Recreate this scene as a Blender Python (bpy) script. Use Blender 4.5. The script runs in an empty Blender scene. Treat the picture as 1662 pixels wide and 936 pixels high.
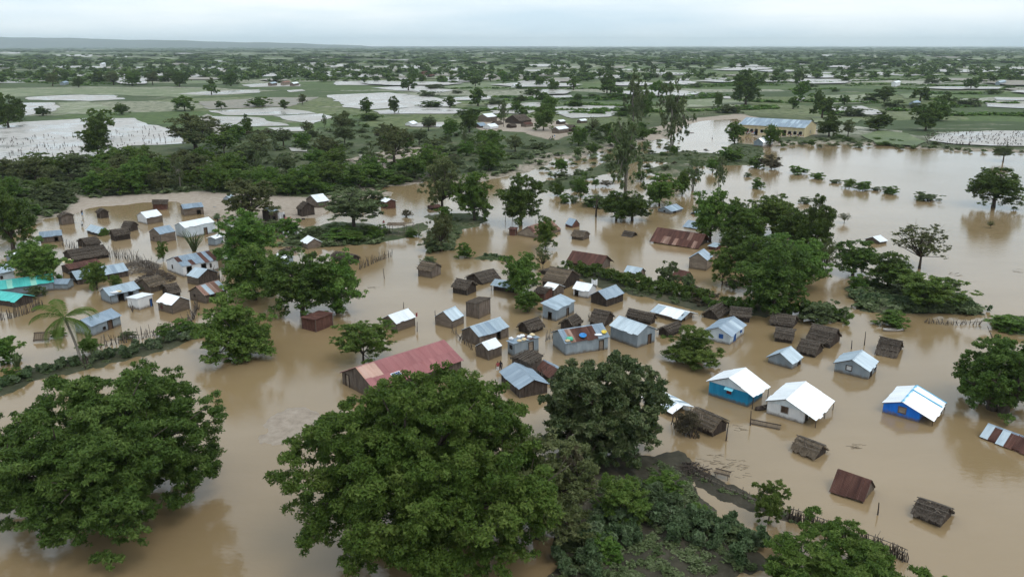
import bpy, math, random
import numpy as np
from mathutils import Matrix, Vector

random.seed(7); RNG = np.random.default_rng(7)
scene = bpy.context.scene
COL = scene.collection

# ------------------------------------------------------------------ camera, sky, sun, exposure
CAM_H, FPX, HORIZON = 40.0, 1280.0, 74.0          # drone height, focal length and horizon row on a 1662 px wide frame
PITCH = math.atan((468 - HORIZON) / FPX)
cam_d = bpy.data.cameras.new('camera'); cam = bpy.data.objects.new('camera', cam_d); COL.objects.link(cam)
cam.location = (0, 0, CAM_H); cam.rotation_euler = (math.pi / 2 - PITCH, 0, 0)
cam_d.sensor_width = 36; cam_d.lens = 36 * FPX / 1662; cam_d.clip_start = 0.5; cam_d.clip_end = 120000
scene.camera = cam

SUN_EL, SUN_AZ = math.radians(58), math.radians(140)   # high, behind thin cloud, over the right shoulder
world = bpy.data.worlds.new('World'); scene.world = world; world.use_nodes = True
wn = world.node_tree; wn.nodes.clear()
def N(nt, t, **kw):
    n = nt.nodes.new(t)
    for k, v in kw.items():
        if k in n.inputs: n.inputs[k].default_value = v
        else: setattr(n, k, v)
    return n
sky = N(wn, 'ShaderNodeTexSky', sky_type='NISHITA', sun_disc=False, sun_elevation=SUN_EL, sun_rotation=SUN_AZ)
tc = N(wn, 'ShaderNodeTexCoord'); mp = N(wn, 'ShaderNodeMapping'); mp.inputs['Scale'].default_value = (1.0, 1.0, 7.0)
cl = N(wn, 'ShaderNodeTexNoise', Scale=2.1, Detail=6.0, Roughness=0.52)
rp = N(wn, 'ShaderNodeValToRGB')
rp.color_ramp.elements[0].position = 0.36; rp.color_ramp.elements[0].color = (5.2, 6.55, 7.6, 1)
rp.color_ramp.elements[1].position = 0.60; rp.color_ramp.elements[1].color = (8.0, 8.5, 8.8, 1)
mx = N(wn, 'ShaderNodeMix', data_type='RGBA'); mx.inputs[0].default_value = 0.9
bg = N(wn, 'ShaderNodeBackground', Strength=0.1); wo = N(wn, 'ShaderNodeOutputWorld')
L = wn.links.new
L(tc.outputs['Generated'], mp.inputs['Vector']); L(mp.outputs[0], cl.inputs['Vector']); L(cl.outputs['Fac'], rp.inputs[0])
L(sky.outputs[0], mx.inputs[6]); L(rp.outputs[0], mx.inputs[7]); L(mx.outputs[2], bg.inputs[0]); L(bg.outputs[0], wo.inputs[0])
sun_d = bpy.data.lights.new('sun', 'SUN'); sun_d.energy = 0.9; sun_d.angle = math.radians(25); sun_d.color = (1.0, 0.97, 0.92)
sun = bpy.data.objects.new('sun', sun_d); COL.objects.link(sun)
sun.rotation_euler = (math.pi / 2 - SUN_EL, 0, math.pi - SUN_AZ)
vs = scene.view_settings; vs.view_transform = 'Standard'; vs.look = 'None'; vs.exposure = 0.5; vs.gamma = 1.0; vs.use_curve_mapping = False
scene.cycles.max_bounces = 5; scene.cycles.diffuse_bounces = 3; scene.cycles.glossy_bounces = 2
scene.cycles.transmission_bounces = 2; scene.cycles.volume_bounces = 1; scene.cycles.transparent_max_bounces = 4
scene.cycles.use_denoising = True
scene.cycles.use_adaptive_sampling = True; scene.cycles.adaptive_threshold = 0.02

# ------------------------------------------------------------------ surveying helpers
CP, SP = math.cos(PITCH), math.sin(PITCH)
def at(px, py, z=0.0):
    """the place on the level z that the photograph shows at (px, py)"""
    dx, dy = (px - 831) / FPX, (py - 468) / FPX
    d = Vector((dx, CP - dy * SP, -SP - dy * CP))
    return Vector((0, 0, CAM_H)) + d * ((CAM_H - z) / -d.z)
def proj(p):
    x, y, z = p[0], p[1], p[2] - CAM_H
    dep = y * CP - z * SP; up = y * SP + z * CP
    return 831 + FPX * x / dep, 468 - FPX * up / dep
def ppm(p):
    return FPX / (p[1] * CP - (p[2] - CAM_H) * SP)      # photo pixels per metre
def height_for(p, dpx):
    """height above p that spans dpx photo pixels upward"""
    y0 = proj(p)[1]; lo, hi = 0.0, 60.0
    for _ in range(40):
        m = (lo + hi) / 2
        if y0 - proj((p[0], p[1], p[2] + m))[1] < dpx: lo = m
        else: hi = m
    return (lo + hi) / 2

# ------------------------------------------------------------------ object helpers
def link(o, parent=None):
    COL.objects.link(o)
    if parent is not None: o.parent = parent
    return o
def tag(o, label=None, cat=None, group=None, kind=None):
    if label: o['label'] = label
    if cat: o['category'] = cat
    if group: o['group'] = group
    if kind: o['kind'] = kind
    return o
def empty(name, loc, rz=0.0):
    o = bpy.data.objects.new(name, None); o.location = loc; o.rotation_euler = (0, 0, rz); o.empty_display_size = 0.2
    return link(o)
def mesh(name, verts, faces, mat, smooth=False):
    me = bpy.data.meshes.new(name); me.from_pydata([tuple(v) for v in verts], [], faces)
    if mat is not None: me.materials.append(mat)
    if smooth: me.polygons.foreach_set('use_smooth', [True] * len(me.polygons))
    me.update(); return me
def part(name, me, parent=None, mat4=None, kind=None):
    o = bpy.data.objects.new(name, me); link(o, parent)
    if mat4 is not None: o.matrix_basis = mat4
    if kind: o['kind'] = kind
    return o
class MB:
    def __init__(s): s.v = []; s.f = []
    def box(s, c, d, rz=0.0, m=None):
        b = len(s.v); x, y, z = d[0] / 2, d[1] / 2, d[2] / 2; cr, sr = math.cos(rz), math.sin(rz)
        for k in range(8):
            p = Vector((x if k & 1 else -x, y if k & 2 else -y, z if k & 4 else -z))
            if m is not None: p = m @ p
            s.v.append((c[0] + p.x * cr - p.y * sr, c[1] + p.x * sr + p.y * cr, c[2] + p.z))
        s.f += [tuple(b + i for i in q) for q in ((0, 2, 3, 1), (4, 5, 7, 6), (0, 1, 5, 4), (2, 6, 7, 3), (0, 4, 6, 2), (1, 3, 7, 5))]
        return s
    def tube(s, pts, rad, n=6, cap=True):
        b0 = len(s.v); pts = [Vector(p) for p in pts]
        for i, p in enumerate(pts):
            t = (pts[min(i + 1, len(pts) - 1)] - pts[max(i - 1, 0)]).normalized()
            a = t.cross(Vector((0.31, 0.17, 0.94) if abs(t.z) < 0.9 else (1, 0.1, 0))).normalized(); c = t.cross(a)
            for k in range(n):
                w = 2 * math.pi * k / n; s.v.append(tuple(p + (a * math.cos(w) + c * math.sin(w)) * rad[i]))
        for i in range(len(pts) - 1):
            for k in range(n):
                q = b0 + i * n; s.f.append((q + k, q + (k + 1) % n, q + n + (k + 1) % n, q + n + k))
        if cap:
            s.f.append(tuple(b0 + k for k in reversed(range(n)))); q = b0 + (len(pts) - 1) * n
            s.f.append(tuple(q + k for k in range(n)))
        return s
    def me(s, name, mat, smooth=False): return mesh(name, s.v, s.f, mat, smooth)
    def build(s, name, mat, parent=None, smooth=False, kind=None): return part(name, s.me(name, mat, smooth), parent, None, kind)

# ------------------------------------------------------------------ materials
MATS = {}
def newmat(name):
    m = bpy.data.materials.new(name); m.use_nodes = True; MATS[name] = m
    nt = m.node_tree; nt.nodes.clear()
    out = N(nt, 'ShaderNodeOutputMaterial'); b = N(nt, 'ShaderNodeBsdfPrincipled'); nt.links.new(b.outputs[0], out.inputs[0])
    return m, nt, b, out
def ramp(nt, fac, cols):
    r = N(nt, 'ShaderNodeValToRGB'); e = r.color_ramp.elements
    while len(e) < len(cols): e.new(0.5)
    for el, (p, c) in zip(e, cols): el.position = p; el.color = (*c, 1)
    nt.links.new(fac, r.inputs[0]); return r.outputs[0]
def noise(nt, vec, scale, detail=4.0, rough=0.55, stretch=None):
    n = N(nt, 'ShaderNodeTexNoise', Scale=scale, Detail=detail, Roughness=rough)
    if stretch:
        mpn = N(nt, 'ShaderNodeMapping'); mpn.inputs['Scale'].default_value = stretch
        nt.links.new(vec, mpn.inputs['Vector']); vec = mpn.outputs[0]
    nt.links.new(vec, n.inputs['Vector']); return n.outputs['Fac']
def mixc(nt, fac, a, b, mode='MIX'):
    m = N(nt, 'ShaderNodeMix', data_type='RGBA', blend_type=mode)
    for s, v in ((0, fac), (6, a), (7, b)):
        if hasattr(v, 'is_output'): nt.links.new(v, m.inputs[s])
        elif isinstance(v, (int, float)): m.inputs[s].default_value = v
        else: m.inputs[s].default_value = (*v, 1)
    return m.outputs[2]
def math_(nt, op, a, b=0.0, clamp=False):
    m = N(nt, 'ShaderNodeMath', operation=op, use_clamp=clamp)
    for i, v in enumerate((a, b)):
        if hasattr(v, 'is_output'): nt.links.new(v, m.inputs[i])
        else: m.inputs[i].default_value = v
    return m.outputs[0]
def bump(nt, b, h, strength, dist=0.05):
    n = N(nt, 'ShaderNodeBump', Strength=strength, Distance=dist); nt.links.new(h, n.inputs['Height']); nt.links.new(n.outputs[0], b.inputs['Normal'])
def obj_coord(nt): return N(nt, 'ShaderNodeTexCoord').outputs['Object']
def world_pos(nt): return N(nt, 'ShaderNodeNewGeometry').outputs['Position']
def obj_rand(nt): return N(nt, 'ShaderNodeObjectInfo').outputs['Random']
def shifted(nt, vec, rnd):
    """object coordinates shifted per object, so copies of a mesh do not repeat the grain"""
    a = N(nt, 'ShaderNodeVectorMath', operation='SCALE'); cmb = N(nt, 'ShaderNodeCombineXYZ')
    for i in range(3): nt.links.new(rnd, cmb.inputs[i])
    nt.links.new(cmb.outputs[0], a.inputs[0]); a.inputs['Scale'].default_value = 37.0
    s = N(nt, 'ShaderNodeVectorMath', operation='ADD'); nt.links.new(vec, s.inputs[0]); nt.links.new(a.outputs[0], s.inputs[1]); return s.outputs[0]

def weathered(name, c0, c1, c2, rough=0.8, scale=2.0, stretch=(1, 1, 1), vary=0.35, bumpy=0.3, spec=0.3, metal=0.0, grime=None, grime_at=0.62, tide=False):
    m, nt, b, _ = newmat(name); rnd = obj_rand(nt); v = shifted(nt, obj_coord(nt), rnd)
    f = noise(nt, v, scale, 6, 0.62, stretch)
    c = ramp(nt, f, [(0.28, c0), (0.5, c1), (0.74, c2)])
    if grime is not None:
        g = noise(nt, v, scale * 0.7, 5, 0.7, (stretch[0], stretch[1] * 0.35, stretch[2]))
        gm = ramp(nt, g, [(grime_at - 0.06, (0, 0, 0)), (grime_at + 0.06, (1, 1, 1))])
        c = mixc(nt, gm, c, grime)
    if tide:                                             # silt left on the lower wall by the flood
        sx = N(nt, 'ShaderNodeSeparateXYZ'); nt.links.new(obj_coord(nt), sx.inputs[0])
        hgt = math_(nt, 'ADD', sx.outputs['Z'], math_(nt, 'MULTIPLY', math_(nt, 'SUBTRACT', noise(nt, v, 2.2, 4, 0.6), 0.5), 0.7))
        c = mixc(nt, ramp(nt, hgt, [(0.12, (0.85,) * 3), (0.30, (0.45,) * 3), (0.5, (0.0,) * 3)]), c, (0.13, 0.095, 0.06))
    val = math_(nt, 'ADD', math_(nt, 'MULTIPLY', rnd, vary), 1 - vary / 2)
    hs = N(nt, 'ShaderNodeHueSaturation'); nt.links.new(c, hs.inputs['Color']); nt.links.new(val, hs.inputs['Value'])
    nt.links.new(hs.outputs[0], b.inputs['Base Color'])
    b.inputs['Roughness'].default_value = rough; b.inputs['Specular IOR Level'].default_value = spec; b.inputs['Metallic'].default_value = metal
    if bumpy: bump(nt, b, f, bumpy, 0.03)
    return m
weathered('wood', (0.075, 0.058, 0.046), (0.135, 0.105, 0.085), (0.21, 0.175, 0.145), 0.9, 3.0, (1, 1, 0.25), 0.4, tide=True)
weathered('wood_h', (0.075, 0.058, 0.046), (0.145, 0.112, 0.088), (0.225, 0.185, 0.15), 0.9, 3.0, (0.25, 1, 1.6), 0.4, tide=True)
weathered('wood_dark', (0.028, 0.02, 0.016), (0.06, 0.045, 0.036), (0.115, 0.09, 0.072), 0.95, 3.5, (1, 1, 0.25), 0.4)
weathered('wood_pale', (0.17, 0.13, 0.10), (0.25, 0.2, 0.155), (0.34, 0.28, 0.22), 0.9, 3.0, (0.3, 1, 1), 0.3, tide=True)
weathered('wood_red', (0.07, 0.03, 0.022), (0.115, 0.05, 0.036), (0.17, 0.09, 0.065), 0.9, 3.0, (1, 1, 0.3), 0.3)
weathered('pole', (0.07, 0.055, 0.045), (0.12, 0.1, 0.082), (0.2, 0.17, 0.14), 0.95, 5.0, (1, 1, 0.3), 0.5)
weathered('thatch', (0.022, 0.017, 0.013), (0.075, 0.06, 0.048), (0.19, 0.158, 0.128), 1.0, 9.0, (2.2, 0.5, 1), 0.5, 0.9, 0.1)
weathered('thatch_pale', (0.06, 0.046, 0.034), (0.13, 0.1, 0.072), (0.23, 0.185, 0.135), 1.0, 9.0, (2.2, 0.5, 1), 0.4, 0.9, 0.1)
weathered('tin_bright', (0.70, 0.74, 0.76), (0.80, 0.83, 0.85), (0.87, 0.89, 0.90), 0.38, 1.2, (1, 0.5, 1), 0.08, 0.05, 0.5, 0.15, (0.58, 0.63, 0.66), 0.68)
weathered('tin_dull', (0.19, 0.25, 0.31), (0.255, 0.325, 0.395), (0.345, 0.42, 0.485), 0.42, 1.4, (1, 0.4, 1), 0.12, 0.06, 0.5, 0.2, (0.2, 0.22, 0.24), 0.70)
weathered('tin_pale', (0.28, 0.35, 0.40), (0.37, 0.45, 0.51), (0.48, 0.56, 0.61), 0.4, 1.4, (1, 0.4, 1), 0.12, 0.06, 0.5, 0.2, (0.34, 0.37, 0.38), 0.70)
weathered('tin_rust', (0.055, 0.024, 0.019), (0.10, 0.044, 0.033), (0.17, 0.085, 0.062), 0.8, 1.6, (1, 0.35, 1), 0.35, 0.15, 0.3, 0.0, (0.30, 0.2, 0.17), 0.71)
weathered('tin_rust_light', (0.17, 0.085, 0.06), (0.27, 0.16, 0.12), (0.42, 0.31, 0.26), 0.75, 1.8, (1, 0.3, 1), 0.35, 0.15, 0.3, 0.0, (0.12, 0.05, 0.035), 0.62)
weathered('tin_red', (0.27, 0.10, 0.10), (0.335, 0.135, 0.135), (0.40, 0.18, 0.175), 0.6, 0.9, (1, 0.35, 1), 0.14, 0.05, 0.4, 0.0, (0.36, 0.12, 0.085), 0.66)
weathered('tin_orange', (0.46, 0.28, 0.22), (0.55, 0.36, 0.29), (0.62, 0.44, 0.37), 0.6, 0.9, (1, 0.5, 1), 0.1, 0.05, 0.4, 0.0, (0.5, 0.24, 0.15), 0.7)
weathered('tin_teal', (0.06, 0.40, 0.37), (0.09, 0.50, 0.46), (0.14, 0.57, 0.53), 0.5, 1.0, (1, 0.5, 1), 0.1, 0.05)
weathered('tin_mint', (0.28, 0.62, 0.50), (0.34, 0.68, 0.56), (0.42, 0.72, 0.62), 0.5, 1.0, (1, 0.5, 1), 0.1, 0.05)
weathered('tin_wall', (0.185, 0.225, 0.26), (0.245, 0.29, 0.325), (0.32, 0.365, 0.40), 0.5, 1.3, (1, 1, 0.4), 0.2, 0.05, 0.4, 0.1, (0.24, 0.2, 0.17), 0.72, tide=True)
weathered('tin_wall_pale', (0.46, 0.52, 0.56), (0.55, 0.61, 0.65), (0.64, 0.69, 0.72), 0.5, 1.3, (1, 1, 0.4), 0.15, 0.05, 0.4, 0.1, (0.36, 0.36, 0.36), 0.72, tide=True)
weathered('plaster_white', (0.56, 0.56, 0.57), (0.66, 0.66, 0.66), (0.73, 0.72, 0.71), 0.9, 1.2, (1, 1, 0.6), 0.1, 0.1, 0.2, 0.0, (0.42, 0.38, 0.32), 0.70, tide=True)
weathered('plaster_cream', (0.52, 0.42, 0.24), (0.60, 0.50, 0.30), (0.66, 0.57, 0.38), 0.9, 1.0, (1, 1, 0.6), 0.1, 0.1)
weathered('paint_teal', (0.005, 0.17, 0.31), (0.008, 0.21, 0.38), (0.02, 0.26, 0.44), 0.6, 1.0, (1, 1, 0.5), 0.05, 0.05, tide=True)
weathered('paint_teal_light', (0.02, 0.28, 0.40), (0.03, 0.33, 0.45), (0.05, 0.38, 0.5), 0.6, 1.0, (1, 1, 0.5), 0.05, 0.05)
weathered('paint_blue', (0.005, 0.13, 0.56), (0.008, 0.165, 0.66), (0.015, 0.2, 0.72), 0.6, 1.0, (1, 1, 0.5), 0.05, 0.05, tide=True)
weathered('trim_blue', (0.07, 0.38, 0.62), (0.09, 0.44, 0.68), (0.12, 0.5, 0.72), 0.6, 2.0, (1, 1, 1), 0.05, 0.05)
weathered('paint_cyan', (0.2, 0.62, 0.74), (0.25, 0.68, 0.8), (0.3, 0.72, 0.83), 0.6, 2.0, (1, 1, 1), 0.05, 0.05)
weathered('shutter_red', (0.13, 0.012, 0.015), (0.17, 0.018, 0.02), (0.2, 0.03, 0.03), 0.7, 2.0, (1, 1, 1), 0.05, 0.05)
weathered('shutter_blue', (0.02, 0.09, 0.3), (0.03, 0.12, 0.36), (0.05, 0.15, 0.4), 0.7, 2.0, (1, 1, 1), 0.05, 0.05)
weathered('door_wood', (0.06, 0.036, 0.024), (0.10, 0.062, 0.04), (0.16, 0.105, 0.07), 0.85, 3.0, (1, 1, 0.2), 0.3, 0.1)
weathered('dark_interior', (0.012, 0.01, 0.009), (0.016, 0.014, 0.012), (0.022, 0.019, 0.017), 1.0, 2.0, (1, 1, 1), 0.1, 0.0)
weathered('cloth_white', (0.62, 0.63, 0.66), (0.74, 0.75, 0.77), (0.82, 0.82, 0.83), 0.9, 3.0, (1, 1, 1), 0.15, 0.2)
weathered('cloth_pink', (0.66, 0.2, 0.2), (0.72, 0.28, 0.27), (0.78, 0.4, 0.36), 0.9, 3.0, (1, 1, 1), 0.1, 0.2)
weathered('cloth_black', (0.012, 0.012, 0.014), (0.02, 0.018, 0.022), (0.035, 0.03, 0.035), 0.9, 3.0, (1, 1, 1), 0.1, 0.2)
weathered('cloth_red', (0.2, 0.03, 0.035), (0.28, 0.05, 0.055), (0.33, 0.09, 0.09), 0.9, 3.0, (1, 1, 1), 0.1, 0.2)
weathered('cloth_cream', (0.66, 0.5, 0.26), (0.72, 0.58, 0.36), (0.76, 0.66, 0.46), 0.9, 3.0, (1, 1, 1), 0.1, 0.2)
weathered('cloth_blue', (0.05, 0.14, 0.3), (0.08, 0.2, 0.4), (0.12, 0.27, 0.48), 0.9, 3.0, (1, 1, 1), 0.1, 0.2)
weathered('plastic_blue', (0.03, 0.2, 0.5), (0.04, 0.24, 0.55), (0.05, 0.28, 0.6), 0.4, 2.0, (1, 1, 1), 0.05, 0.0)
weathered('plastic_yellow', (0.66, 0.48, 0.05), (0.72, 0.54, 0.07), (0.76, 0.6, 0.1), 0.4, 2.0, (1, 1, 1), 0.05, 0.0)
weathered('plastic_green', (0.06, 0.4, 0.24), (0.09, 0.48, 0.3), (0.13, 0.54, 0.36), 0.5, 2.0, (1, 1, 1), 0.05, 0.0)
weathered('solar_cell', (0.012, 0.035, 0.12), (0.015, 0.045, 0.15), (0.02, 0.06, 0.18), 0.15, 2.0, (1, 1, 1), 0.05, 0.0, 0.6)
weathered('brick_red', (0.14, 0.06, 0.045), (0.2, 0.09, 0.065), (0.27, 0.14, 0.1), 0.95, 4.0, (1, 1, 1), 0.3, 0.3)
weathered('skin', (0.05, 0.028, 0.018), (0.07, 0.04, 0.026), (0.09, 0.052, 0.034), 0.6, 3.0, (1, 1, 1), 0.2, 0.0)
weathered('bark', (0.035, 0.028, 0.022), (0.07, 0.056, 0.045), (0.13, 0.108, 0.088), 0.95, 4.0, (1, 1, 0.25), 0.3, 0.6, 0.1)
weathered('bark_pale', (0.13, 0.115, 0.095), (0.2, 0.18, 0.15), (0.3, 0.27, 0.235), 0.95, 4.0, (1, 1, 0.25), 0.3, 0.6, 0.1)

def leafmat(name, dark, mid, light, rough=0.6, trans=0.3, spec=0.12):
    m, nt, b, out = newmat(name)
    t = N(nt, 'ShaderNodeAttribute', attribute_name='tint'); rnd = obj_rand(nt)
    c = ramp(nt, t.outputs['Fac'], [(0.1, dark), (0.5, mid), (0.92, light)])
    hs = N(nt, 'ShaderNodeHueSaturation'); nt.links.new(c, hs.inputs['Color'])
    nt.links.new(math_(nt, 'ADD', math_(nt, 'MULTIPLY', rnd, 0.36), 0.86), hs.inputs['Value'])
    nt.links.new(math_(nt, 'ADD', math_(nt, 'MULTIPLY', rnd, 0.02), 0.492), hs.inputs['Hue'])
    nt.links.new(hs.outputs[0], b.inputs['Base Color']); b.inputs['Roughness'].default_value = rough; b.inputs['Specular IOR Level'].default_value = spec
    tr = N(nt, 'ShaderNodeBsdfTranslucent'); nt.links.new(hs.outputs[0], tr.inputs[0])
    ms = N(nt, 'ShaderNodeMixShader'); ms.inputs[0].default_value = trans
    nt.links.new(b.outputs[0], ms.inputs[1]); nt.links.new(tr.outputs[0], ms.inputs[2]); nt.links.new(ms.outputs[0], out.inputs[0])
    return m
leafmat('leaf_dark', (0.036, 0.064, 0.013), (0.074, 0.118, 0.024), (0.132, 0.18, 0.046))
leafmat('leaf_mid', (0.043, 0.088, 0.015), (0.09, 0.156, 0.028), (0.158, 0.222, 0.053))
leafmat('leaf_bright', (0.0540, 0.0972, 0.0173), (0.1058, 0.1642, 0.0324), (0.1782, 0.2322, 0.0594))
leafmat('leaf_grey', (0.068, 0.096, 0.036), (0.118, 0.154, 0.062), (0.19, 0.22, 0.115))
leafmat('leaf_olive', (0.066, 0.082, 0.028), (0.12, 0.14, 0.052), (0.19, 0.2, 0.095))
leafmat('leaf_brown', (0.0600, 0.0520, 0.0310), (0.1050, 0.0900, 0.0540), (0.1650, 0.1420, 0.0920))
leafmat('leaf_cactus', (0.0450, 0.0780, 0.0300), (0.0880, 0.1300, 0.0580), (0.1600, 0.2000, 0.1120), 0.55, 0.12)
leafmat('leaf_mango', (0.034, 0.062, 0.02), (0.074, 0.108, 0.033), (0.165, 0.185, 0.082), 0.5, 0.25, 0.3)

def build_water():
    m, nt, b, _ = newmat('flood_water'); p = world_pos(nt)
    silt = noise(nt, p, 0.016, 4, 0.55); silt2 = noise(nt, p, 0.07, 6, 0.65, (0.5, 1.5, 1.0))
    c = ramp(nt, math_(nt, 'ADD', math_(nt, 'MULTIPLY', silt, 0.7), math_(nt, 'MULTIPLY', silt2, 0.3)),
             [(0.3, (0.215, 0.148, 0.07)), (0.5, (0.26, 0.184, 0.098)), (0.7, (0.315, 0.232, 0.138))])
    nt.links.new(c, b.inputs['Base Color'])
    b.inputs['IOR'].default_value = 1.5; b.inputs['Specular IOR Level'].default_value = 0.62
    gust = noise(nt, p, 0.03, 3, 0.5)
    nt.links.new(ramp(nt, gust, [(0.38, (0.05,) * 3), (0.62, (0.13,) * 3)]), b.inputs['Roughness'])
    r1 = noise(nt, p, 0.9, 3, 0.55, (1.0, 2.2, 1.0)); r2 = noise(nt, p, 4.0, 2, 0.5, (1.0, 1.8, 1.0))
    h = math_(nt, 'ADD', r1, math_(nt, 'MULTIPLY', r2, 0.3))
    bump(nt, b, h, 0.16, 0.1)
build_water()
def build_ground():
    m, nt, b, _ = newmat('ground_cover'); p = world_pos(nt)
    sand = N(nt, 'ShaderNodeAttribute', attribute_name='sand').outputs['Fac']
    n1 = noise(nt, p, 0.09, 6, 0.65); n2 = noise(nt, p, 0.9, 5, 0.65); n3 = noise(nt, p, 0.012, 4, 0.55)
    nn = math_(nt, 'ADD', math_(nt, 'MULTIPLY', n1, 0.55), math_(nt, 'MULTIPLY', n2, 0.45))
    grass = ramp(nt, nn, [(0.3, (0.026, 0.038, 0.017)), (0.46, (0.05, 0.068, 0.028)), (0.56, (0.085, 0.095, 0.046)), (0.66, (0.16, 0.14, 0.09))])
    # distant patchwork of fields
    mpn = N(nt, 'ShaderNodeMapping'); mpn.inputs['Rotation'].default_value = (0, 0, 0.18); mpn.inputs['Scale'].default_value = (0.006, 0.011, 0.006)
    nt.links.new(p, mpn.inputs['Vector'])
    warp = N(nt, 'ShaderNodeVectorMath', operation='ADD'); nt.links.new(mpn.outputs[0], warp.inputs[0])
    wn_ = N(nt, 'ShaderNodeTexNoise', Scale=1.2, Detail=2.0); nt.links.new(mpn.outputs[0], wn_.inputs['Vector']); nt.links.new(wn_.outputs['Color'], warp.inputs[1])
    vo = N(nt, 'ShaderNodeTexVoronoi', distance='CHEBYCHEV', Scale=1.0); nt.links.new(warp.outputs[0], vo.inputs['Vector'])
    sep = N(nt, 'ShaderNodeSeparateColor'); nt.links.new(vo.outputs['Color'], sep.inputs[0])
    fld = ramp(nt, sep.outputs[0], [(0.0, (0.055, 0.078, 0.034)), (0.3, (0.075, 0.105, 0.04)), (0.55, (0.1, 0.145, 0.048)), (0.72, (0.14, 0.165, 0.07)), (0.86, (0.24, 0.24, 0.16)), (1.0, (0.4, 0.385, 0.33))])
    streak = noise(nt, p, 0.035, 6, 0.7, (0.55, 1.6, 1.0)); tuft = noise(nt, p, 0.22, 5, 0.7)
    fld = mixc(nt, ramp(nt, streak, [(0.56, (0, 0, 0)), (0.66, (0.75,) * 3)]), fld, (0.27, 0.255, 0.19))
    fld = mixc(nt, ramp(nt, tuft, [(0.46, (0, 0, 0)), (0.6, (0.8,) * 3)]), fld, (0.05, 0.075, 0.03))
    far = N(nt, 'ShaderNodeAttribute', attribute_name='field').outputs['Fac']
    c = mixc(nt, far, grass, fld)
    mud = ramp(nt, math_(nt, 'ADD', math_(nt, 'MULTIPLY', n2, 0.6), math_(nt, 'MULTIPLY', n3, 0.4)), [(0.3, (0.2, 0.16, 0.125)), (0.5, (0.33, 0.275, 0.22)), (0.7, (0.42, 0.36, 0.305))])
    sm = ramp(nt, math_(nt, 'ADD', sand, math_(nt, 'MULTIPLY', math_(nt, 'SUBTRACT', nn, 0.5), 1.3)), [(0.36, (0, 0, 0)), (0.6, (1, 1, 1))])
    c = mixc(nt, sm, c, mud)
    wetmud = ramp(nt, nn, [(0.32, (0.03, 0.026, 0.02)), (0.52, (0.062, 0.052, 0.04)), (0.7, (0.11, 0.09, 0.07))])
    c = mixc(nt, N(nt, 'ShaderNodeAttribute', attribute_name='mud').outputs['Fac'], c, wetmud)
    nt.links.new(c, b.inputs['Base Color']); b.inputs['Roughness'].default_value = 0.9; b.inputs['Specular IOR Level'].default_value = 0.15
    bump(nt, b, n2, 0.5, 0.15)
build_ground()
def build_field(name, cols, wet):
    m, nt, b, _ = newmat(name); p = world_pos(nt); rnd = obj_rand(nt)
    n1 = noise(nt, p, 0.05, 6, 0.65); n2 = noise(nt, p, 0.5, 5, 0.7)
    f = math_(nt, 'ADD', math_(nt, 'ADD', math_(nt, 'MULTIPLY', n1, 0.6), math_(nt, 'MULTIPLY', n2, 0.4)), math_(nt, 'MULTIPLY', math_(nt, 'SUBTRACT', rnd, 0.5), 0.12))
    tuft = noise(nt, p, 0.3, 5, 0.75, (0.7, 1.4, 1.0))
    c = mixc(nt, ramp(nt, tuft, [(0.56 if 'wet' in name else 0.5, (0, 0, 0)), (0.68 if 'wet' in name else 0.62, (0.7,) * 3)]), ramp(nt, f, cols), (0.06, 0.08, 0.03))
    nt.links.new(c, b.inputs['Base Color'])
    nt.links.new(ramp(nt, n1, [(0.42, (wet,) * 3), (0.58, (0.75,) * 3)]), b.inputs['Roughness']); bump(nt, b, n2, 0.1, 0.05)
build_field('field_wet', [(0.3, (0.17, 0.17, 0.10)), (0.40, (0.32, 0.30, 0.26)), (0.55, (0.42, 0.395, 0.365)), (0.75, (0.50, 0.475, 0.45))], 0.2)
build_field('field_mud', [(0.3, (0.12, 0.105, 0.07)), (0.45, (0.22, 0.19, 0.145)), (0.6, (0.30, 0.265, 0.22)), (0.75, (0.36, 0.335, 0.30))], 0.5)
build_field('field_green', [(0.3, (0.06, 0.09, 0.026)), (0.46, (0.10, 0.14, 0.042)), (0.54, (0.17, 0.19, 0.09)), (0.66, (0.33, 0.33, 0.25))], 0.7)
def build_hill():
    m, nt, b, _ = newmat('hill_scrub'); p = world_pos(nt)
    nt.links.new(ramp(nt, noise(nt, p, 0.002, 5), [(0.35, (0.025, 0.04, 0.03)), (0.65, (0.05, 0.065, 0.045))]), b.inputs['Base Color']); b.inputs['Roughness'].default_value = 1.0
build_hill()

# ------------------------------------------------------------------ terrain and flood
LAND_Z = 0.45
def poly_w(pts, z=0.0): return np.array([at(x, y, z)[:2] for x, y in pts])
def sdist(P, poly):
    """signed distance of points P (n,2) to a polygon, positive inside"""
    d = np.full(len(P), 1e18); ins = np.zeros(len(P), bool); n = len(poly)
    for i in range(n):
        a, b = poly[i], poly[(i + 1) % n]; ab = b - a
        t = np.clip(((P - a) @ ab) / (ab @ ab + 1e-9), 0, 1)
        q = P - a - t[:, None] * ab; d = np.minimum(d, (q * q).sum(1))
        c = ((a[1] <= P[:, 1]) != (b[1] <= P[:, 1]))
        with np.errstate(divide='ignore', invalid='ignore'):
            xi = a[0] + (P[:, 1] - a[1]) / (b[1] - a[1] if b[1] != a[1] else 1e-9) * ab[0]
        ins ^= c & (P[:, 0] < xi)
    return np.where(ins, 1, -1) * np.sqrt(d)
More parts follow.
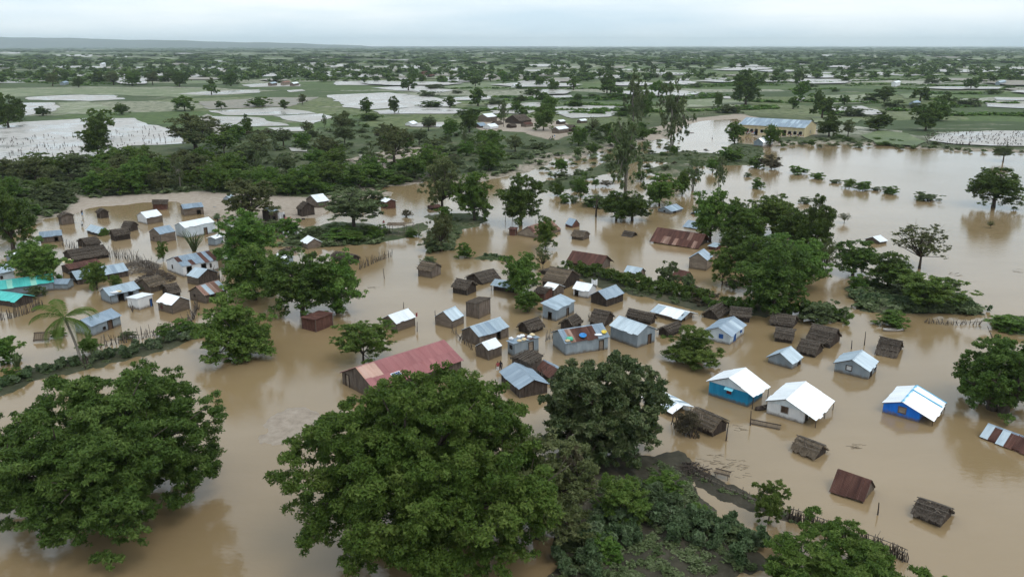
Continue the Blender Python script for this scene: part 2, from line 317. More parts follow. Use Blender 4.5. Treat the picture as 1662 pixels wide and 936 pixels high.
def wob(P, s, seed=0):
    """cheap smooth 2-D noise from sines, about -1..1"""
    r = np.random.default_rng(seed); o = 0
    for k in range(5):
        a = r.uniform(0, 6.28); f = s * (0.6 + 0.5 * k); ph = r.uniform(0, 6.28)
        o = o + np.sin((P[:, 0] * math.cos(a) + P[:, 1] * math.sin(a)) * f + ph) / (1 + 0.5 * k)
    return o / 2.6
# edge of the land behind the flood, followed from left to right along the photograph
SHORE = [(-420, 440), (-150, 425), (0, 398), (40, 372), (70, 356), (100, 350), (122, 345), (160, 336), (215, 332), (250, 329), (285, 328), (300, 338), (330, 346),
         (350, 352), (400, 352), (425, 372), (470, 372), (482, 356), (520, 352), (545, 338), (590, 322), (628, 318), (640, 312), (610, 309), (620, 304), (660, 301), (700, 292), (770, 300), (800, 290), (860, 280), (885, 268),
         (900, 255), (935, 262), (958, 250), (1000, 240), (1030, 232), (1075, 226), (1108, 212), (1108, 204), (1145, 196), (1198, 193), (1206, 214), (1235, 228), (1240, 236), (1262, 236), (1330, 234), (1430, 236), (1500, 242), (1560, 247), (1620, 246), (1700, 252), (1900, 258), (2300, 262)]
shore_w = [tuple(at(x, y)[:2]) for x, y in SHORE]
main_land = np.array(shore_w + [(9e4, 3e3), (9e4, 9e4), (-9e4, 9e4), (-9e4, 150)])
ISLES = [  # (outline in the photograph, sandiness, height)
    ([(420, 690), (432, 672), (465, 659), (500, 657), (525, 668), (520, 700), (480, 720), (435, 721)], 1.0, 0.12),
    ([(455, 398), (470, 385), (505, 372), (540, 358), (600, 362), (640, 372), (690, 360), (700, 372), (650, 388), (610, 396), (560, 398), (500, 402)], 0.3, 0.3),
    ([(690, 400), (695, 375), (735, 358), (745, 380), (735, 405), (708, 408)], 0.1, 0.22),
    ([(690, 350), (760, 346), (800, 356), (770, 368), (720, 372)], 0.3, 0.06),
    ([(1392, 505), (1375, 470), (1390, 448), (1440, 462), (1510, 462), (1560, 478), (1598, 500), (1590, 511), (1490, 508), (1440, 512)], -0.4, 0.2),
    ([(1150, 505), (1080, 490), (990, 470), (950, 455), (920, 440), (940, 434), (1000, 452), (1080, 474), (1150, 485), (1240, 495), (1330, 495), (1375, 510), (1370, 522), (1240, 512)], -0.6, 0.2),
    ([(1608, 520), (1640, 512), (1700, 520), (1760, 540), (1640, 540)], 0.0, 0.3),
    ([(1060, 735), (1105, 725), (1130, 760), (1118, 790), (1160, 840), (1215, 880), (1240, 915), (1180, 925), (1120, 950), (1080, 1010), (900, 1010), (905, 860), (940, 800), (900, 740)], -0.85, 0.3),
    ([(1105, 755), (1140, 765), (1200, 800), (1260, 822), (1300, 838), (1295, 850), (1240, 835), (1180, 806), (1120, 776)], -0.9, 0.12),
    ([(0, 610), (40, 598), (100, 585), (180, 572), (260, 553), (330, 535), (345, 545), (270, 568), (170, 592), (60, 615), (0, 640)], -0.5, 0.12),
    ([(880, 296), (920, 288), (990, 262), (1030, 252), (1035, 262), (985, 280), (925, 305), (900, 312), (880, 306)], 0.1, 0.25),
    ([(1040, 250), (1110, 246), (1190, 250), (1205, 262), (1150, 270), (1090, 264), (1045, 262)], 0.2, 0.25),
    ([(1050, 275), (1090, 262), (1120, 268), (1130, 280), (1080, 292)], 0.35, 0.1),
    ([(1180, 268), (1175, 250), (1190, 232), (1235, 236), (1240, 250), (1215, 268)], 0.1, 0.3),
    ([(775, 420), (790, 412), (830, 420), (825, 425)], 0.0, 0.15),
    ([(130, 372), (160, 378), (230, 368), (340, 356), (355, 346), (330, 344), (230, 352), (205, 360)], 0.9, -0.06),
]
def terrain():
    rad = np.concatenate([np.linspace(18, 60, 24)[:-1], np.geomspace(60, 700, 330)[:-1], np.geomspace(700, 26000, 60)])
    half = math.radians(38)
    ang = np.concatenate([np.linspace(-math.pi, -half, 26)[:-1], np.linspace(-half, half, 330)[:-1], np.linspace(half, math.pi, 26)[:-1]])
    R, A = np.meshgrid(rad, ang, indexing='ij')
    P = np.stack([(R * np.sin(A)).ravel(), (R * np.cos(A)).ravel()], 1)
    n = len(P); mud = np.zeros(n); h = np.full(n, -1.0); sand = np.full(n, 0.7); field = np.zeros(n)
    jag = wob(P, 0.25, 3) * 1.1 + wob(P, 0.9, 4) * 0.5
    near = (R.ravel() < 3000)
    d = np.full(n, 1e3); d[near] = sdist(P[near], main_land)
    far = np.abs(A.ravel()) > math.radians(100); d[far] = -50
    front = R.ravel() * np.cos(A.ravel()); d[(~near) & (front < 100)] = -50
    dd = d + jag
    h = np.where(dd > 0, np.minimum(LAND_Z, 0.02 + dd * 0.05), np.maximum(-1.0, dd * 0.12))
    sand = np.clip(1.0 - (d - 4) / 16, 0, 1) * 0.55
    # bare sandy bank behind the village, the yards and the path
    for pts, s in (([(75, 312), (100, 308), (130, 318), (180, 328), (260, 324), (330, 318), (460, 322), (560, 322), (545, 345), (440, 375), (400, 372), (330, 352), (250, 345), (200, 345), (120, 358), (110, 330)], 1.0),
                   ([(120, 325), (330, 312), (420, 330), (350, 352), (200, 350)], 1.0),
                   ([(620, 248), (680, 238), (700, 262), (660, 275), (590, 275), (560, 262)], 0.9),
                   ([(765, 205), (800, 192), (860, 192), (920, 200), (935, 215), (900, 232), (850, 216), (780, 214)], 1.0),
                   ([(1060, 240), (1075, 225), (1090, 200), (1055, 210), (1040, 235)], 0.9),
                   ([(1090, 212), (1105, 196), (1200, 186), (1330, 212), (1330, 220), (1240, 228), (1200, 214)], 1.0)):
        dp = np.full(n, -1e3); dp[near] = sdist(P[near], poly_w(pts)); sand = np.maximum(sand, s * np.clip((dp + 3) / 6 + wob(P, 0.2, 9) * 0.3, 0, 1))
    nr = R.ravel() < 420
    for pts, s, ht in ISLES:
        di = np.full(n, -1e3); di[nr] = sdist(P[nr], poly_w(pts)); sh = di + jag * 0.9 + wob(P, 2.3, 5) * 0.5 + wob(P, 5.0, 6) * 0.25
        hi = np.where(sh > 0, np.minimum(ht, 0.02 + sh * 0.12), sh * 0.14)
        mud = np.where(hi > h, max(0.0, -s), mud); sand = np.where((hi > h), max(0.0, s), sand); h = np.maximum(h, np.maximum(hi, -1.0))
    rough = np.where(near, wob(P, 1.7, 11) * 0.04 + wob(P, 0.5, 12) * 0.05, 0); h = h + rough * (R.ravel() < 330)
    field = np.clip((R.ravel() - 300) / 120, 0, 1) * np.clip((d - 15) / 40, 0, 1)
    nr_, na = len(rad), len(ang); idx = np.arange(n).reshape(nr_, na)
    a = idx[:-1, :]; b = np.roll(idx, -1, 1)[:-1, :]; c = np.roll(idx, -1, 1)[1:, :]; e = idx[1:, :]
    F = np.stack([a, e, c, b], -1).reshape(-1, 4)
    me = quads('terrain', np.column_stack([P, h]), F, MATS['ground_cover'], {'sand': sand, 'field': field, 'mud': mud}, True)
    return tag(part('terrain', me), kind='structure')
def quads(name, V, F, mat, attrs=None, smooth=False):
    me = bpy.data.meshes.new(name); V = np.asarray(V, np.float32); F = np.asarray(F, np.int32); k = F.shape[1]
    me.vertices.add(len(V)); me.vertices.foreach_set('co', V.ravel())
    me.loops.add(F.size); me.loops.foreach_set('vertex_index', F.ravel())
    me.polygons.add(len(F)); me.polygons.foreach_set('loop_start', np.arange(0, F.size, k, dtype=np.int32))
    if smooth: me.polygons.foreach_set('use_smooth', np.ones(len(F), bool))
    me.materials.append(mat)
    for nm, arr in (attrs or {}).items():
        at_ = me.attributes.new(nm, 'FLOAT', 'POINT'); at_.data.foreach_set('value', np.asarray(arr, np.float32))
    me.update(calc_edges=True); return me
terrain()
S = 27000
tag(part('water', mesh('water', [(-S, -S, 0), (S, -S, 0), (S, S, 0), (-S, S, 0)], [(0, 1, 2, 3)], MATS['flood_water'])), kind='structure')

# flooded and bare fields, each one a level sheet a hand above the land
def field(pts, mat, z):
    P = [at(x, y, z) for x, y in pts]; n = len(P); out = []
    for i in range(n):                                   # ragged edge: subdivide and jitter
        a, b = P[i], P[(i + 1) % n]; k = max(1, min(14, int((b - a).length / 9)))
        for j in range(k):
            q = a.lerp(b, j / k); w = min(1.6, (b - a).length * 0.03)
            out.append((q.x + random.uniform(-w, w), q.y + random.uniform(-w, w) * 2.2, z))
    o = part('field', mesh('field', out, [tuple(range(len(out)))], MATS[mat])); return tag(o, kind='structure')
def zone(o, s, pts): return [(o[0] + x * s, o[1] + y * s) for x, y in pts]
F1, F2, F3 = ((0, 0), .337), ((550, 0), .337), ((1100, 0), .338)
FIELDS = [
    (F1, 'field_wet', [(-200, 620), (0, 600), (110, 588), (420, 570), (640, 570), (700, 592), (820, 620), (905, 655), (905, 690), (780, 698), (640, 700), (560, 725), (440, 765), (300, 778), (60, 788), (-200, 790)]),
    (F1, 'field_wet', [(85, 497), (250, 493), (300, 515), (260, 535), (125, 556)]),
    (F1, 'field_green', [(270, 495), (420, 488), (540, 520), (420, 548), (250, 548), (290, 520)]),
    (F1, 'field_wet', [(130, 468), (340, 457), (540, 458), (600, 478), (440, 486), (130, 482)]),
    (F1, 'field_green', [(-100, 428), (500, 424), (980, 428), (1060, 450), (900, 470), (620, 460), (330, 455), (-100, 478)]),
    (F1, 'field_wet', [(860, 452), (1000, 440), (1250, 432), (1260, 446), (1010, 460)]),
    (F1, 'field_mud', [(950, 492), (1300, 470), (1540, 468), (1400, 512), (1010, 526)]),
    (F1, 'field_wet', [(985, 535), (1350, 518), (1530, 546), (1300, 556), (1100, 556)]),
    (F1, 'field_wet', [(960, 560), (1230, 562), (1390, 606), (1180, 608), (1100, 640), (1060, 600)]),
    (F1, 'field_wet', [(1300, 560), (1560, 546), (1600, 566), (1500, 598)]),
    (F1, 'field_mud', [(1000, 545), (1060, 600), (1110, 635), (1060, 660), (960, 575)]),
    (F1, 'field_wet', [(1290, 615), (1460, 612), (1480, 632), (1330, 632)]),
    (F1, 'field_wet', [(860, 775), (960, 758), (1085, 756), (1080, 775), (900, 800)]),
    (F1, 'field_wet', [(690, 775), (760, 765), (840, 790), (720, 812)]),
    (F1, 'field_wet', [(-100, 380), (220, 370), (270, 385), (120, 398), (-100, 402)]),
    (F1, 'field_green', [(880, 378), (1080, 376), (1090, 402), (900, 404)]),
    (F1, 'field_wet', [(1190, 358), (1400, 348), (1700, 345), (1700, 366), (1260, 368)]),
    (F1, 'field_wet', [(1160, 408), (1300, 400), (1440, 402), (1450, 416), (1200, 420)]),
    (F1, 'field_wet', [(1380, 436), (1460, 430), (1470, 438), (1400, 444)]),
    (F1, 'field_wet', [(1620, 460), (1700, 455), (1700, 490), (1640, 476)]),
    (F1, 'field_wet', [(1390, 710), (1480, 715), (1480, 730), (1400, 728)]),
    (F1, 'field_wet', [(0, 256), (90, 250), (100, 258), (0, 262)]), (F1, 'field_green', [(60, 275), (190, 270), (180, 284), (80, 286)]),
    (F1, 'field_wet', [(260, 264), (450, 262), (440, 274), (300, 274)]), (F1, 'field_wet', [(550, 268), (620, 266), (600, 288), (560, 286)]),
    (F1, 'field_wet', [(985, 292), (1110, 290), (1100, 298), (1000, 299)]), (F1, 'field_wet', [(1400, 322), (1440, 320), (1600, 338), (1460, 336)]),
    (F2, 'field_wet', [(-60, 458), (240, 446), (450, 468), (600, 494), (520, 512), (160, 526), (40, 520)]),
    (F2, 'field_wet', [(170, 532), (400, 516), (560, 522), (690, 544), (420, 548), (200, 548)]),
    (F2, 'field_wet', [(160, 424), (380, 412), (555, 434), (490, 446), (330, 440)]),
    (F2, 'field_wet', [(-20, 392), (240, 388), (200, 410), (-20, 410)]),
    (F2, 'field_wet', [(20, 356), (300, 358), (330, 370), (180, 376), (0, 366)]),
    (F2, 'field_mud', [(330, 352), (640, 350), (900, 370), (990, 378), (700, 386), (480, 380)]),
    (F2, 'field_green', [(420, 400), (640, 392), (820, 400), (860, 430), (640, 440), (500, 420)]),
    (F2, 'field_wet', [(500, 470), (740, 462), (730, 478), (560, 484)]),
    (F2, 'field_wet', [(870, 462), (1120, 458), (1130, 468), (900, 474)]),
    (F2, 'field_wet', [(720, 505), (960, 492), (990, 520), (900, 548), (740, 545)]),
    (F2, 'field_wet', [(1040, 515), (1180, 505), (1370, 508), (1370, 535), (1300, 562), (1120, 568), (1040, 545)]),
    (F2, 'field_wet', [(1310, 400), (1420, 394), (1540, 402), (1400, 410)]),
    (F2, 'field_green', [(1340, 430), (1560, 428), (1600, 460), (1380, 466)]),
    (F2, 'field_wet', [(320, 598), (430, 588), (510, 588), (500, 610), (350, 610)]),
    (F2, 'field_mud', [(90, 745), (190, 742), (180, 765), (110, 770)]),
    (F2, 'field_green', [(110, 785), (200, 780), (210, 805), (100, 806)]),
    (F2, 'field_wet', [(180, 320), (430, 312), (440, 330), (200, 332)]), (F2, 'field_green', [(940, 345), (1140, 340), (1300, 350), (1160, 362)]),
    (F2, 'field_wet', [(1250, 358), (1420, 354), (1430, 364), (1260, 370)]),
    (F3, 'field_wet', [(1250, 642), (1500, 626), (1800, 632), (1800, 700), (1500, 698), (1330, 690), (1190, 672)]),
    (F3, 'field_green', [(880, 650), (960, 622), (1100, 640), (1200, 680), (1150, 700), (960, 690)]),
    (F3, 'field_wet', [(690, 512), (900, 510), (1000, 545), (900, 556), (760, 536)]),
    (F3, 'field_green', [(700, 460), (930, 452), (950, 494), (740, 500)]), (F3, 'field_green', [(1060, 452), (1200, 446), (1250, 462), (1100, 474)]),
    (F3, 'field_green', [(40, 480), (200, 474), (330, 486), (320, 510), (50, 514)]),
    (F3, 'field_wet', [(1480, 492), (1700, 498), (1700, 522), (1480, 512)]), (F3, 'field_wet', [(1520, 466), (1680, 470), (1680, 482), (1530, 480)]),
    (F3, 'field_wet', [(0, 378), (60, 378), (50, 386), (0, 388)]), (F3, 'field_wet', [(120, 376), (240, 374), (230, 384), (130, 384)]),
    (F3, 'field_wet', [(70, 448), (140, 446), (140, 458), (80, 460)]), (F3, 'field_wet', [(200, 460), (250, 460), (250, 474), (200, 472)]),
    (F3, 'field_wet', [(440, 305), (640, 302), (600, 310), (460, 310)]), (F3, 'field_wet', [(800, 300), (900, 298), (900, 308), (820, 308)]),
    (F3, 'field_wet', [(960, 306), (1320, 310), (1300, 318), (1000, 314)]), (F3, 'field_wet', [(540, 490), (610, 462), (625, 466), (560, 496)]),
    (F3, 'field_green', [(640, 560), (880, 568), (860, 590), (660, 590)]),
]
for k, (zn, mt, pts) in enumerate(FIELDS):
    field(zone(*zn, pts), mt, LAND_Z + 0.16 + 0.006 * k)
# strips of standing water, pale fields and crops out on the plain
for k in range(150):
    y = 83 + 44 * random.random() ** 1.6; x = random.uniform(-120, 1780); w = random.uniform(25, 95) * (y - 74) / 40 + 12; hgt = max(0.5, (y - 74) * random.uniform(0.03, 0.10))
    field([(x, y), (x + w * .5, y - hgt * .6), (x + w, y), (x + w * .9, y + hgt), (x + w * .3, y + hgt * 1.2)], random.choice(['field_wet', 'field_wet', 'field_green', 'field_mud', 'field_green']), LAND_Z + 0.55 + 0.004 * k)
for k in range(70):
    y = 104 + 46 * random.random(); x = random.choice((random.uniform(560, 1180), random.uniform(1150, 1760), random.uniform(-100, 560))); w = random.uniform(40, 130) * (y - 74) / 45; hgt = (y - 74) * random.uniform(0.03, 0.075)
    if x < 700 and y > 138: continue
    field([(x, y), (x + w * .25, y - hgt * .7), (x + w * .8, y - hgt * .5), (x + w, y), (x + w * .85, y + hgt), (x + w * .3, y + hgt * 1.1)], random.choice(['field_wet', 'field_wet', 'field_mud']), LAND_Z + 1.2 + 0.004 * k)
# low blue ridge behind the plain at the left
def hills():
    V, F = [], []; D = 13000.0; n = 90
    for i in range(n):
        px = -700 + i * 18; x = (px - 831) / FPX * D
        top = 0.0 if px > 600 else 15.0 * min(1.0, (600 - px) / 600) ** 0.85
        z = CAM_H + (top + 0.5 * math.sin(i * 0.7) + 0.3 * math.sin(i * 1.9)) / FPX * D if px <= 600 else 20.0
        for f, zz in ((1.0, 0.0), (1.05, z * 0.55), (1.12, z), (1.35, z * 0.9)): V.append((x * f, D * f, zz))
        if i:
            for k in range(3): a = (i - 1) * 4 + k; F.append((a, a + 4, a + 5, a + 1))
    return tag(part('hills', mesh('hills', V, F, MATS['hill_scrub'], True)), kind='structure')
hills()

# ------------------------------------------------------------------ huts and houses
SHEETS = {}
def sheet_mesh(mat):
    """one corrugated sheet, 1 wide (x) by 1 long (y, down the slope)"""
    if mat not in SHEETS:
        n = 14; V, F = [], []
        for i in range(n + 1):
            z = 0.022 * (1 if i % 2 else -1)
            V += [(i / n, 0, z), (i / n, 1, z)]
            if i: F.append((2 * i - 2, 2 * i - 1, 2 * i + 1, 2 * i))
        SHEETS[mat] = mesh('roof_sheet', V, F, MATS[mat])
    return SHEETS[mat]
def frame4(o, x, y, z):
    return Matrix(((x[0], y[0], z[0], o[0]), (x[1], y[1], z[1], o[1]), (x[2], y[2], z[2], o[2]), (0, 0, 0, 1)))
def wall_mesh(width, top, kind, mat, openings=(), zb=-0.7, rnd=random):
    """wall in the x-z plane, outward is -y; top is a polyline [(s, z)...]; openings (s0, s1, z0, z1)"""
    sv = {-width / 2: 0.0, width / 2: 0.0}; hz = None; lim = max(z for _, z in top)
    step = {'planks': 0.2, 'sticks': 0.11, 'tin': 0.11, 'logs': 0.5, 'flat': 0.8, 'boards': 0.6}[kind]
    n = max(2, int(width / step)); ss = []
    for i in range(n + 1):
        s = -width / 2 + width * i / n
        if kind in ('planks', 'sticks'):
            if 0 < i < n: ss += [(s - 0.014, None), (s, 'gap'), (s + 0.014, None)]
            else: ss.append((s, None))
            if kind == 'sticks' and i < n: ss.append((s + width / n / 2, 'mid'))
        elif kind == 'tin': ss.append((s, 'up' if i % 2 else None))
        else: ss.append((s, None))
    for a, _ in top:
        if all(abs(a - s) > 0.012 for s, _ in ss): ss.append((a, None))
    for o in openings:
        for a in o[:2]: ss = [q for q in ss if abs(q[0] - a) > 0.03] + [(a, None)]
    ss.sort(key=lambda q: q[0])
    S, D, cur = [], [], rnd.uniform(-0.02, 0.02)
    for s, k in ss:
        if k == 'gap': D.append(0.045); cur = rnd.uniform(-0.025, 0.02)
        elif k == 'mid': D.append(cur - 0.03)
        elif k == 'up': D.append(-0.03)
        else: D.append(cur if kind in ('planks', 'sticks') else 0.0)
        S.append(s)
    zs = {zb, lim}
    for o in openings: zs |= {o[2], o[3]}
    zz = sorted(zs); Z = [(z, 0.0) for z in zz]
    if kind in ('logs', 'boards'):
        pitch = 0.17 if kind == 'logs' else 0.2; z = -0.1; Z = [(zb, 0.0)]
        while z < lim:
            dpt = rnd.uniform(-0.02, 0.02)
            if kind == 'logs': Z += [(z, 0.05), (z + pitch * 0.5, -0.03 + dpt)]
            else: Z += [(z, 0.03), (z + 0.015, dpt), (z + pitch - 0.012, dpt)]
            z += pitch
        for q in zz:
            if q > zb: Z = [w for w in Z if abs(w[0] - q) > 0.012] + [(q, 0.0)]
        Z.sort()
    tx, tz = [a for a, _ in top], [b for _, b in top]
    ns, nz = len(S), len(Z); V = []; F = []
    for i, s in enumerate(S):
        t = float(np.interp(s, tx, tz)) + (rnd.uniform(-0.06, 0.03) if kind in ('sticks',) else 0)
        for z, dz in Z: V.append((s, D[i] + dz, min(z, t)))
    for i in range(ns - 1):
        for j in range(nz - 1):
            a, b, c, d = i * nz + j, (i + 1) * nz + j, (i + 1) * nz + j + 1, i * nz + j + 1
            if V[d][2] - V[a][2] < 1e-4 and V[c][2] - V[b][2] < 1e-4: continue
            sm, zm = (S[i] + S[i + 1]) / 2, (Z[j][0] + Z[j + 1][0]) / 2
            if any(o[0] < sm < o[1] and o[2] < zm < o[3] for o in openings): continue
            F.append((a, b, c, d))
    return mesh('wall', V, F, MATS[mat])
def thatch_slope(width, length, mat, seed, layers=3, sag=0.08):
    """overlapping ragged layers of thatch lying on a slope: x along the ridge, y down the slope, z out"""
    r = random.Random(seed); out = []
    for k in range(layers):
        y0 = length * k / layers - (0.12 if k else 0); y1 = length * (k + 1) / layers + 0.1; nx = max(10, int(width / 0.16)); V, F = [], []
        lift = 0.028 * (layers - k)
        for i in range(nx + 1):
            x = width * i / nx; e = r.uniform(-0.2, 0.16); w = r.uniform(-0.05, 0.05) - sag * math.sin(math.pi * i / nx)
            ym = (y0 + y1) / 2
            V += [(x + r.uniform(-.05, .05), y0, w + lift), (x, ym, w + lift + 0.04 + r.uniform(-.06, .06)), (x + r.uniform(-.06, .06), y1 + e, w + lift - 0.02), (x, y1 + e - 0.04, w + lift - 0.10), (x, y0, w + lift - 0.10)]
            if i:
                a, b = (i - 1) * 5, i * 5
                for q in range(5): F.append((a + q, a + (q + 1) % 5, b + (q + 1) % 5, b + q))
        F.append(tuple(range(5))); F.append(tuple(nx * 5 + q for q in reversed(range(5))))
        for _ in range(int(26 * width)):                 # loose straws that ruffle the surface and fringe the edge
            x, y = r.uniform(-.05, width + .05), r.uniform(y0 + .1, y1 + .1); L_ = r.uniform(.16, .42); yw = r.uniform(-.6, .6); b = len(V); z = lift + 0.05 - sag * math.sin(math.pi * min(1, max(0, x / width)))
            dx, dy = math.sin(yw) * L_, math.cos(yw) * L_
            V += [(x - .018, y, z), (x + .018, y, z + .01), (x + dx, y + dy, z + r.uniform(-.1, .12))]; F.append((b, b + 1, b + 2))
        out.append(mesh('thatch_layer', V, F, MATS[mat]))
    return out
def pole_between(name, a, b, r, parent, mat='pole', n=5, bend=0.0):
    a, b = Vector(a), Vector(b); m = a.lerp(b, 0.5) + Vector((random.uniform(-1, 1), random.uniform(-1, 1), random.uniform(-.3, .3))) * bend
    return MB().tube([a, m, b], [r, r * 0.9, r * 0.75], n).build(name, MATS[mat], parent)
def framed(o, wmat, s0, s1, z0, z1, fmat, leafm, leaf='shutter', inset=0.06, name='window'):
    """frame round an opening with its leaf set back inside"""
    m = MB(); w = 0.07
    for sx in (s0, s1): m.box((sx, -0.03, (z0 + z1) / 2), (w, 0.12, z1 - z0 + w))
    m.box(((s0 + s1) / 2, -0.031, z1), (s1 - s0 + w, 0.12, w * 0.96)).box(((s0 + s1) / 2, -0.031, z0), (s1 - s0 + w, 0.12, w * 0.96))
    f = part(name, m.me(name, MATS[fmat]), o, wmat)
    if leafm:
        k = MB(); nb = max(2, int((s1 - s0) / 0.22))
        for i in range(nb): k.box((s0 + (s1 - s0) * (i + .5) / nb, inset + 0.006 * (i % 2), (z0 + z1) / 2), ((s1 - s0) / nb, 0.03, z1 - z0))
        part(leaf, k.me(leaf, MATS[leafm]), f)
    return f

HUTS = {}
def hut(zn, A, B, C, e, g='A', wall='planks', wmat='wood', roof='tin', rm='tin_dull', rise=None, pitch=27, oy=0.25, ox=0.2, oyv=None,
        holes=(), z0=0.0, name='hut', cat='hut', label='', group=None, posts=0, la=None, lc=None, swap=1, tilt=0.0, simple=False, key=None, wm2=None, gable_mat=None, cap=None, porch_front=0.0):
    o_, s_ = zn; f = lambda q: at(o_[0] + q[0] * s_, o_[1] + q[1] * s_, z0)
    b = f(B); u = (f(A) - b) if A else None; w = (f(C) - b) if C else None
    au = math.atan2(u.y, u.x) if u else math.atan2(w.y, w.x) + math.pi / 2
    aw = math.atan2(w.y, w.x) if w else au - math.pi / 2
    dl = ((au - aw) % (2 * math.pi) - math.pi / 2) / 2; au -= dl; aw += dl
    lu, lw = la or u.length, lc or w.length
    U, Wd = Vector((math.cos(au), math.sin(au), 0)), Vector((math.cos(aw), math.sin(aw), 0))
    cen = b + (U * lu + Wd * lw) / 2; cen.z = z0
    he = height_for(b, e * s_)
    if g == 'A': Lr, Wr, rz = lw, lu, aw
    else: Lr, Wr, rz = lu, lw, au
    sd = -1 if g == 'A' else 1                            # side of the long wall in view
    t = empty(name, cen, rz)
    if tilt: t.rotation_euler = (tilt, tilt * 0.6, rz)
    elif not simple: t.rotation_euler = (random.uniform(-.018, .018), random.uniform(-.018, .018), rz)
    tag(t, label, cat, group)
    hr = rise if rise is not None else Wr / 2 * math.tan(math.radians(pitch))
    rs = random.Random(sum(map(ord, label)) * 7 + int(e * 13))
    wm2 = wm2 or wmat; rm = rm if isinstance(rm, (list, tuple)) else [rm]
    # walls: visible gable end, far gable end, visible long side, far long side
    X, Y, Zv = Vector((1, 0, 0)), Vector((0, 1, 0)), Vector((0, 0, 1))
    if roof == 'mono':                                   # falls from the far side towards the side in view (swap=-1: the other way)
        zs = {sd: he, -sd: he + hr} if swap == 1 else {sd: he + hr, -sd: he}
    else: zs = {1: he, -1: he}
    specs = []
    def gtop(right_y):                                   # polyline of an end wall whose +s points to right_y
        a, c = zs[-right_y], zs[right_y]
        if roof == 'mono': return [(-Wr / 2, a), (Wr / 2, c)]
        return [(-Wr / 2, he), (0, he + hr - 0.03), (Wr / 2, he)]
    specs.append(('G', frame4((-Lr / 2, 0, 0), -Y, X, Zv), Wr, gtop(-1), wm2))
    specs.append(('B', frame4((Lr / 2, 0, 0), Y, -X, Zv), Wr, gtop(1), wm2))
    for sgn in (-1, 1):
        m4 = frame4((0, -Wr / 2, 0), X, Y, Zv) if sgn == -1 else frame4((0, Wr / 2, 0), -X, -Y, Zv)
        specs.append(('S' if sgn == sd else 'F', m4, Lr, [(-Lr / 2, zs[sgn]), (Lr / 2, zs[sgn])], wmat))
    for code, m4, wd, top, mt in specs:
        ops = []; todo = []
        for h in holes:
            if h[0] != code: continue
            _, kind, fr, hw, hz0, hz1 = h[:6]; s = (fr - .5) * wd; lim = max(z for _, z in top) - 0.08
            hz0, hz1 = min(hz0, lim - 0.3), min(hz1, lim)
            ops.append((s - hw / 2, s + hw / 2, hz0, hz1)); todo.append((kind, ops[-1], h[6:] if len(h) > 6 else ()))
        part('wall', wall_mesh(wd, top, wall, mt, ops, rnd=rs), t, m4)
        for kind, (a, c, d, e2), ex in todo:
            fm = ex[0] if len(ex) > 0 else 'wood_dark'; lm = ex[1] if len(ex) > 1 else None
            framed(t, m4, a, c, d, e2, fm, lm, 'shutter' if kind == 'window' else 'door_leaf', 0.05, kind)
            if len(ex) > 2:
                part('awning', MB().box(((a + c) / 2, -0.2, e2 + 0.12), (c - a + 0.3, 0.45, 0.04), 0, Matrix.Rotation(0.45, 3, 'X')).me('awning', MATS[ex[2]]), t, m4)
    if gable_mat:                                        # corrugated triangle filling the gable, a hand proud of the wall
        nn_ = 22; V, F = [], []
        for i in range(nn_ + 1):
            y = Wr / 2 - Wr * i / nn_; zt_ = he + hr * (1 - abs(y) / (Wr / 2)) - 0.04; xx = -Lr / 2 - 0.05 - (0.025 if i % 2 else 0)
            V += [(xx, y, he - 0.04), (xx, y, max(zt_, he - 0.03))]
            if i: F.append((2 * i - 2, 2 * i, 2 * i + 1, 2 * i - 1))
        part('gable_panel', mesh('gable_panel', V, F, MATS[gable_mat]), t)
    # corner posts
    if wall in ('planks', 'sticks', 'logs', 'boards') and not simple:
        for sx in (-1, 1):
            for sy in (-1, 1): pole_between('corner_post', (sx * Lr / 2, sy * Wr / 2, -0.7), (sx * Lr / 2, sy * Wr / 2, zs[sy] + 0.02), 0.06, t)
    # roof
    oyv = oy if oyv is None else oyv; L2 = Lr + 2 * ox + porch_front
    slopes = []
    if roof == 'mono':
        lo = sd if swap == 1 else -sd; sl = hr / Wr; span = Wr + oy + oyv
        ytop = -lo * (Wr / 2 + oy); ztop = he + hr + sl * oy + 0.05
        slopes.append((lo, ytop, ztop, sl, span))
    else:
        sl = hr / (Wr / 2)
        for sgn in (sd, -sd): slopes.append((sgn, 0.0, he + hr + 0.06, sl, Wr / 2 + (oyv if sgn == sd else oy)))
    for si, (sgn, yt, zt, sl, span) in enumerate(slopes):
        dn = Vector((0, sgn, -sl)).normalized(); ln = span * math.sqrt(1 + sl * sl)
        ax = X if sgn < 0 else -X                        # x along ridge so that x cross down is outward
        nrm = ax.cross(dn); 
        if nrm.z < 0: ax = -ax; nrm = ax.cross(dn)
        org = Vector((0, yt, zt)); x0 = -(Lr / 2 + ox + porch_front)
        if roof in ('tin', 'mono'):
            n = max(2, round(L2 / 0.85)); wdt = L2 / n; rows = 2 if ln > 3.0 else 1
            for i in range(n):
                for j in range(rows):
                    mt = rm[0] if rs.random() < (0.62 if len(rm) < 4 else 0.25) else rs.choice(rm)
                    sx = x0 + wdt * i if ax.x > 0 else x0 + wdt * (i + 1)
                    lj = ln / rows + (0.12 if j < rows - 1 else 0) + rs.uniform(-0.08, 0.14); st = ln / rows * j
                    yaw = rs.uniform(-0.025, 0.025)
                    o = org + Vector((sx, 0, 0)) + dn * st + nrm * (0.02 + 0.012 * (i % 2) + 0.014 * (rows - j))
                    a2 = (ax + dn * yaw).normalized(); d2 = (dn - ax * yaw).normalized()
                    part('roof_sheet', sheet_mesh(mt), t, frame4(o, a2 * (wdt + 0.07), d2 * lj, nrm))
        else:
            mt = rm[si % len(rm)]
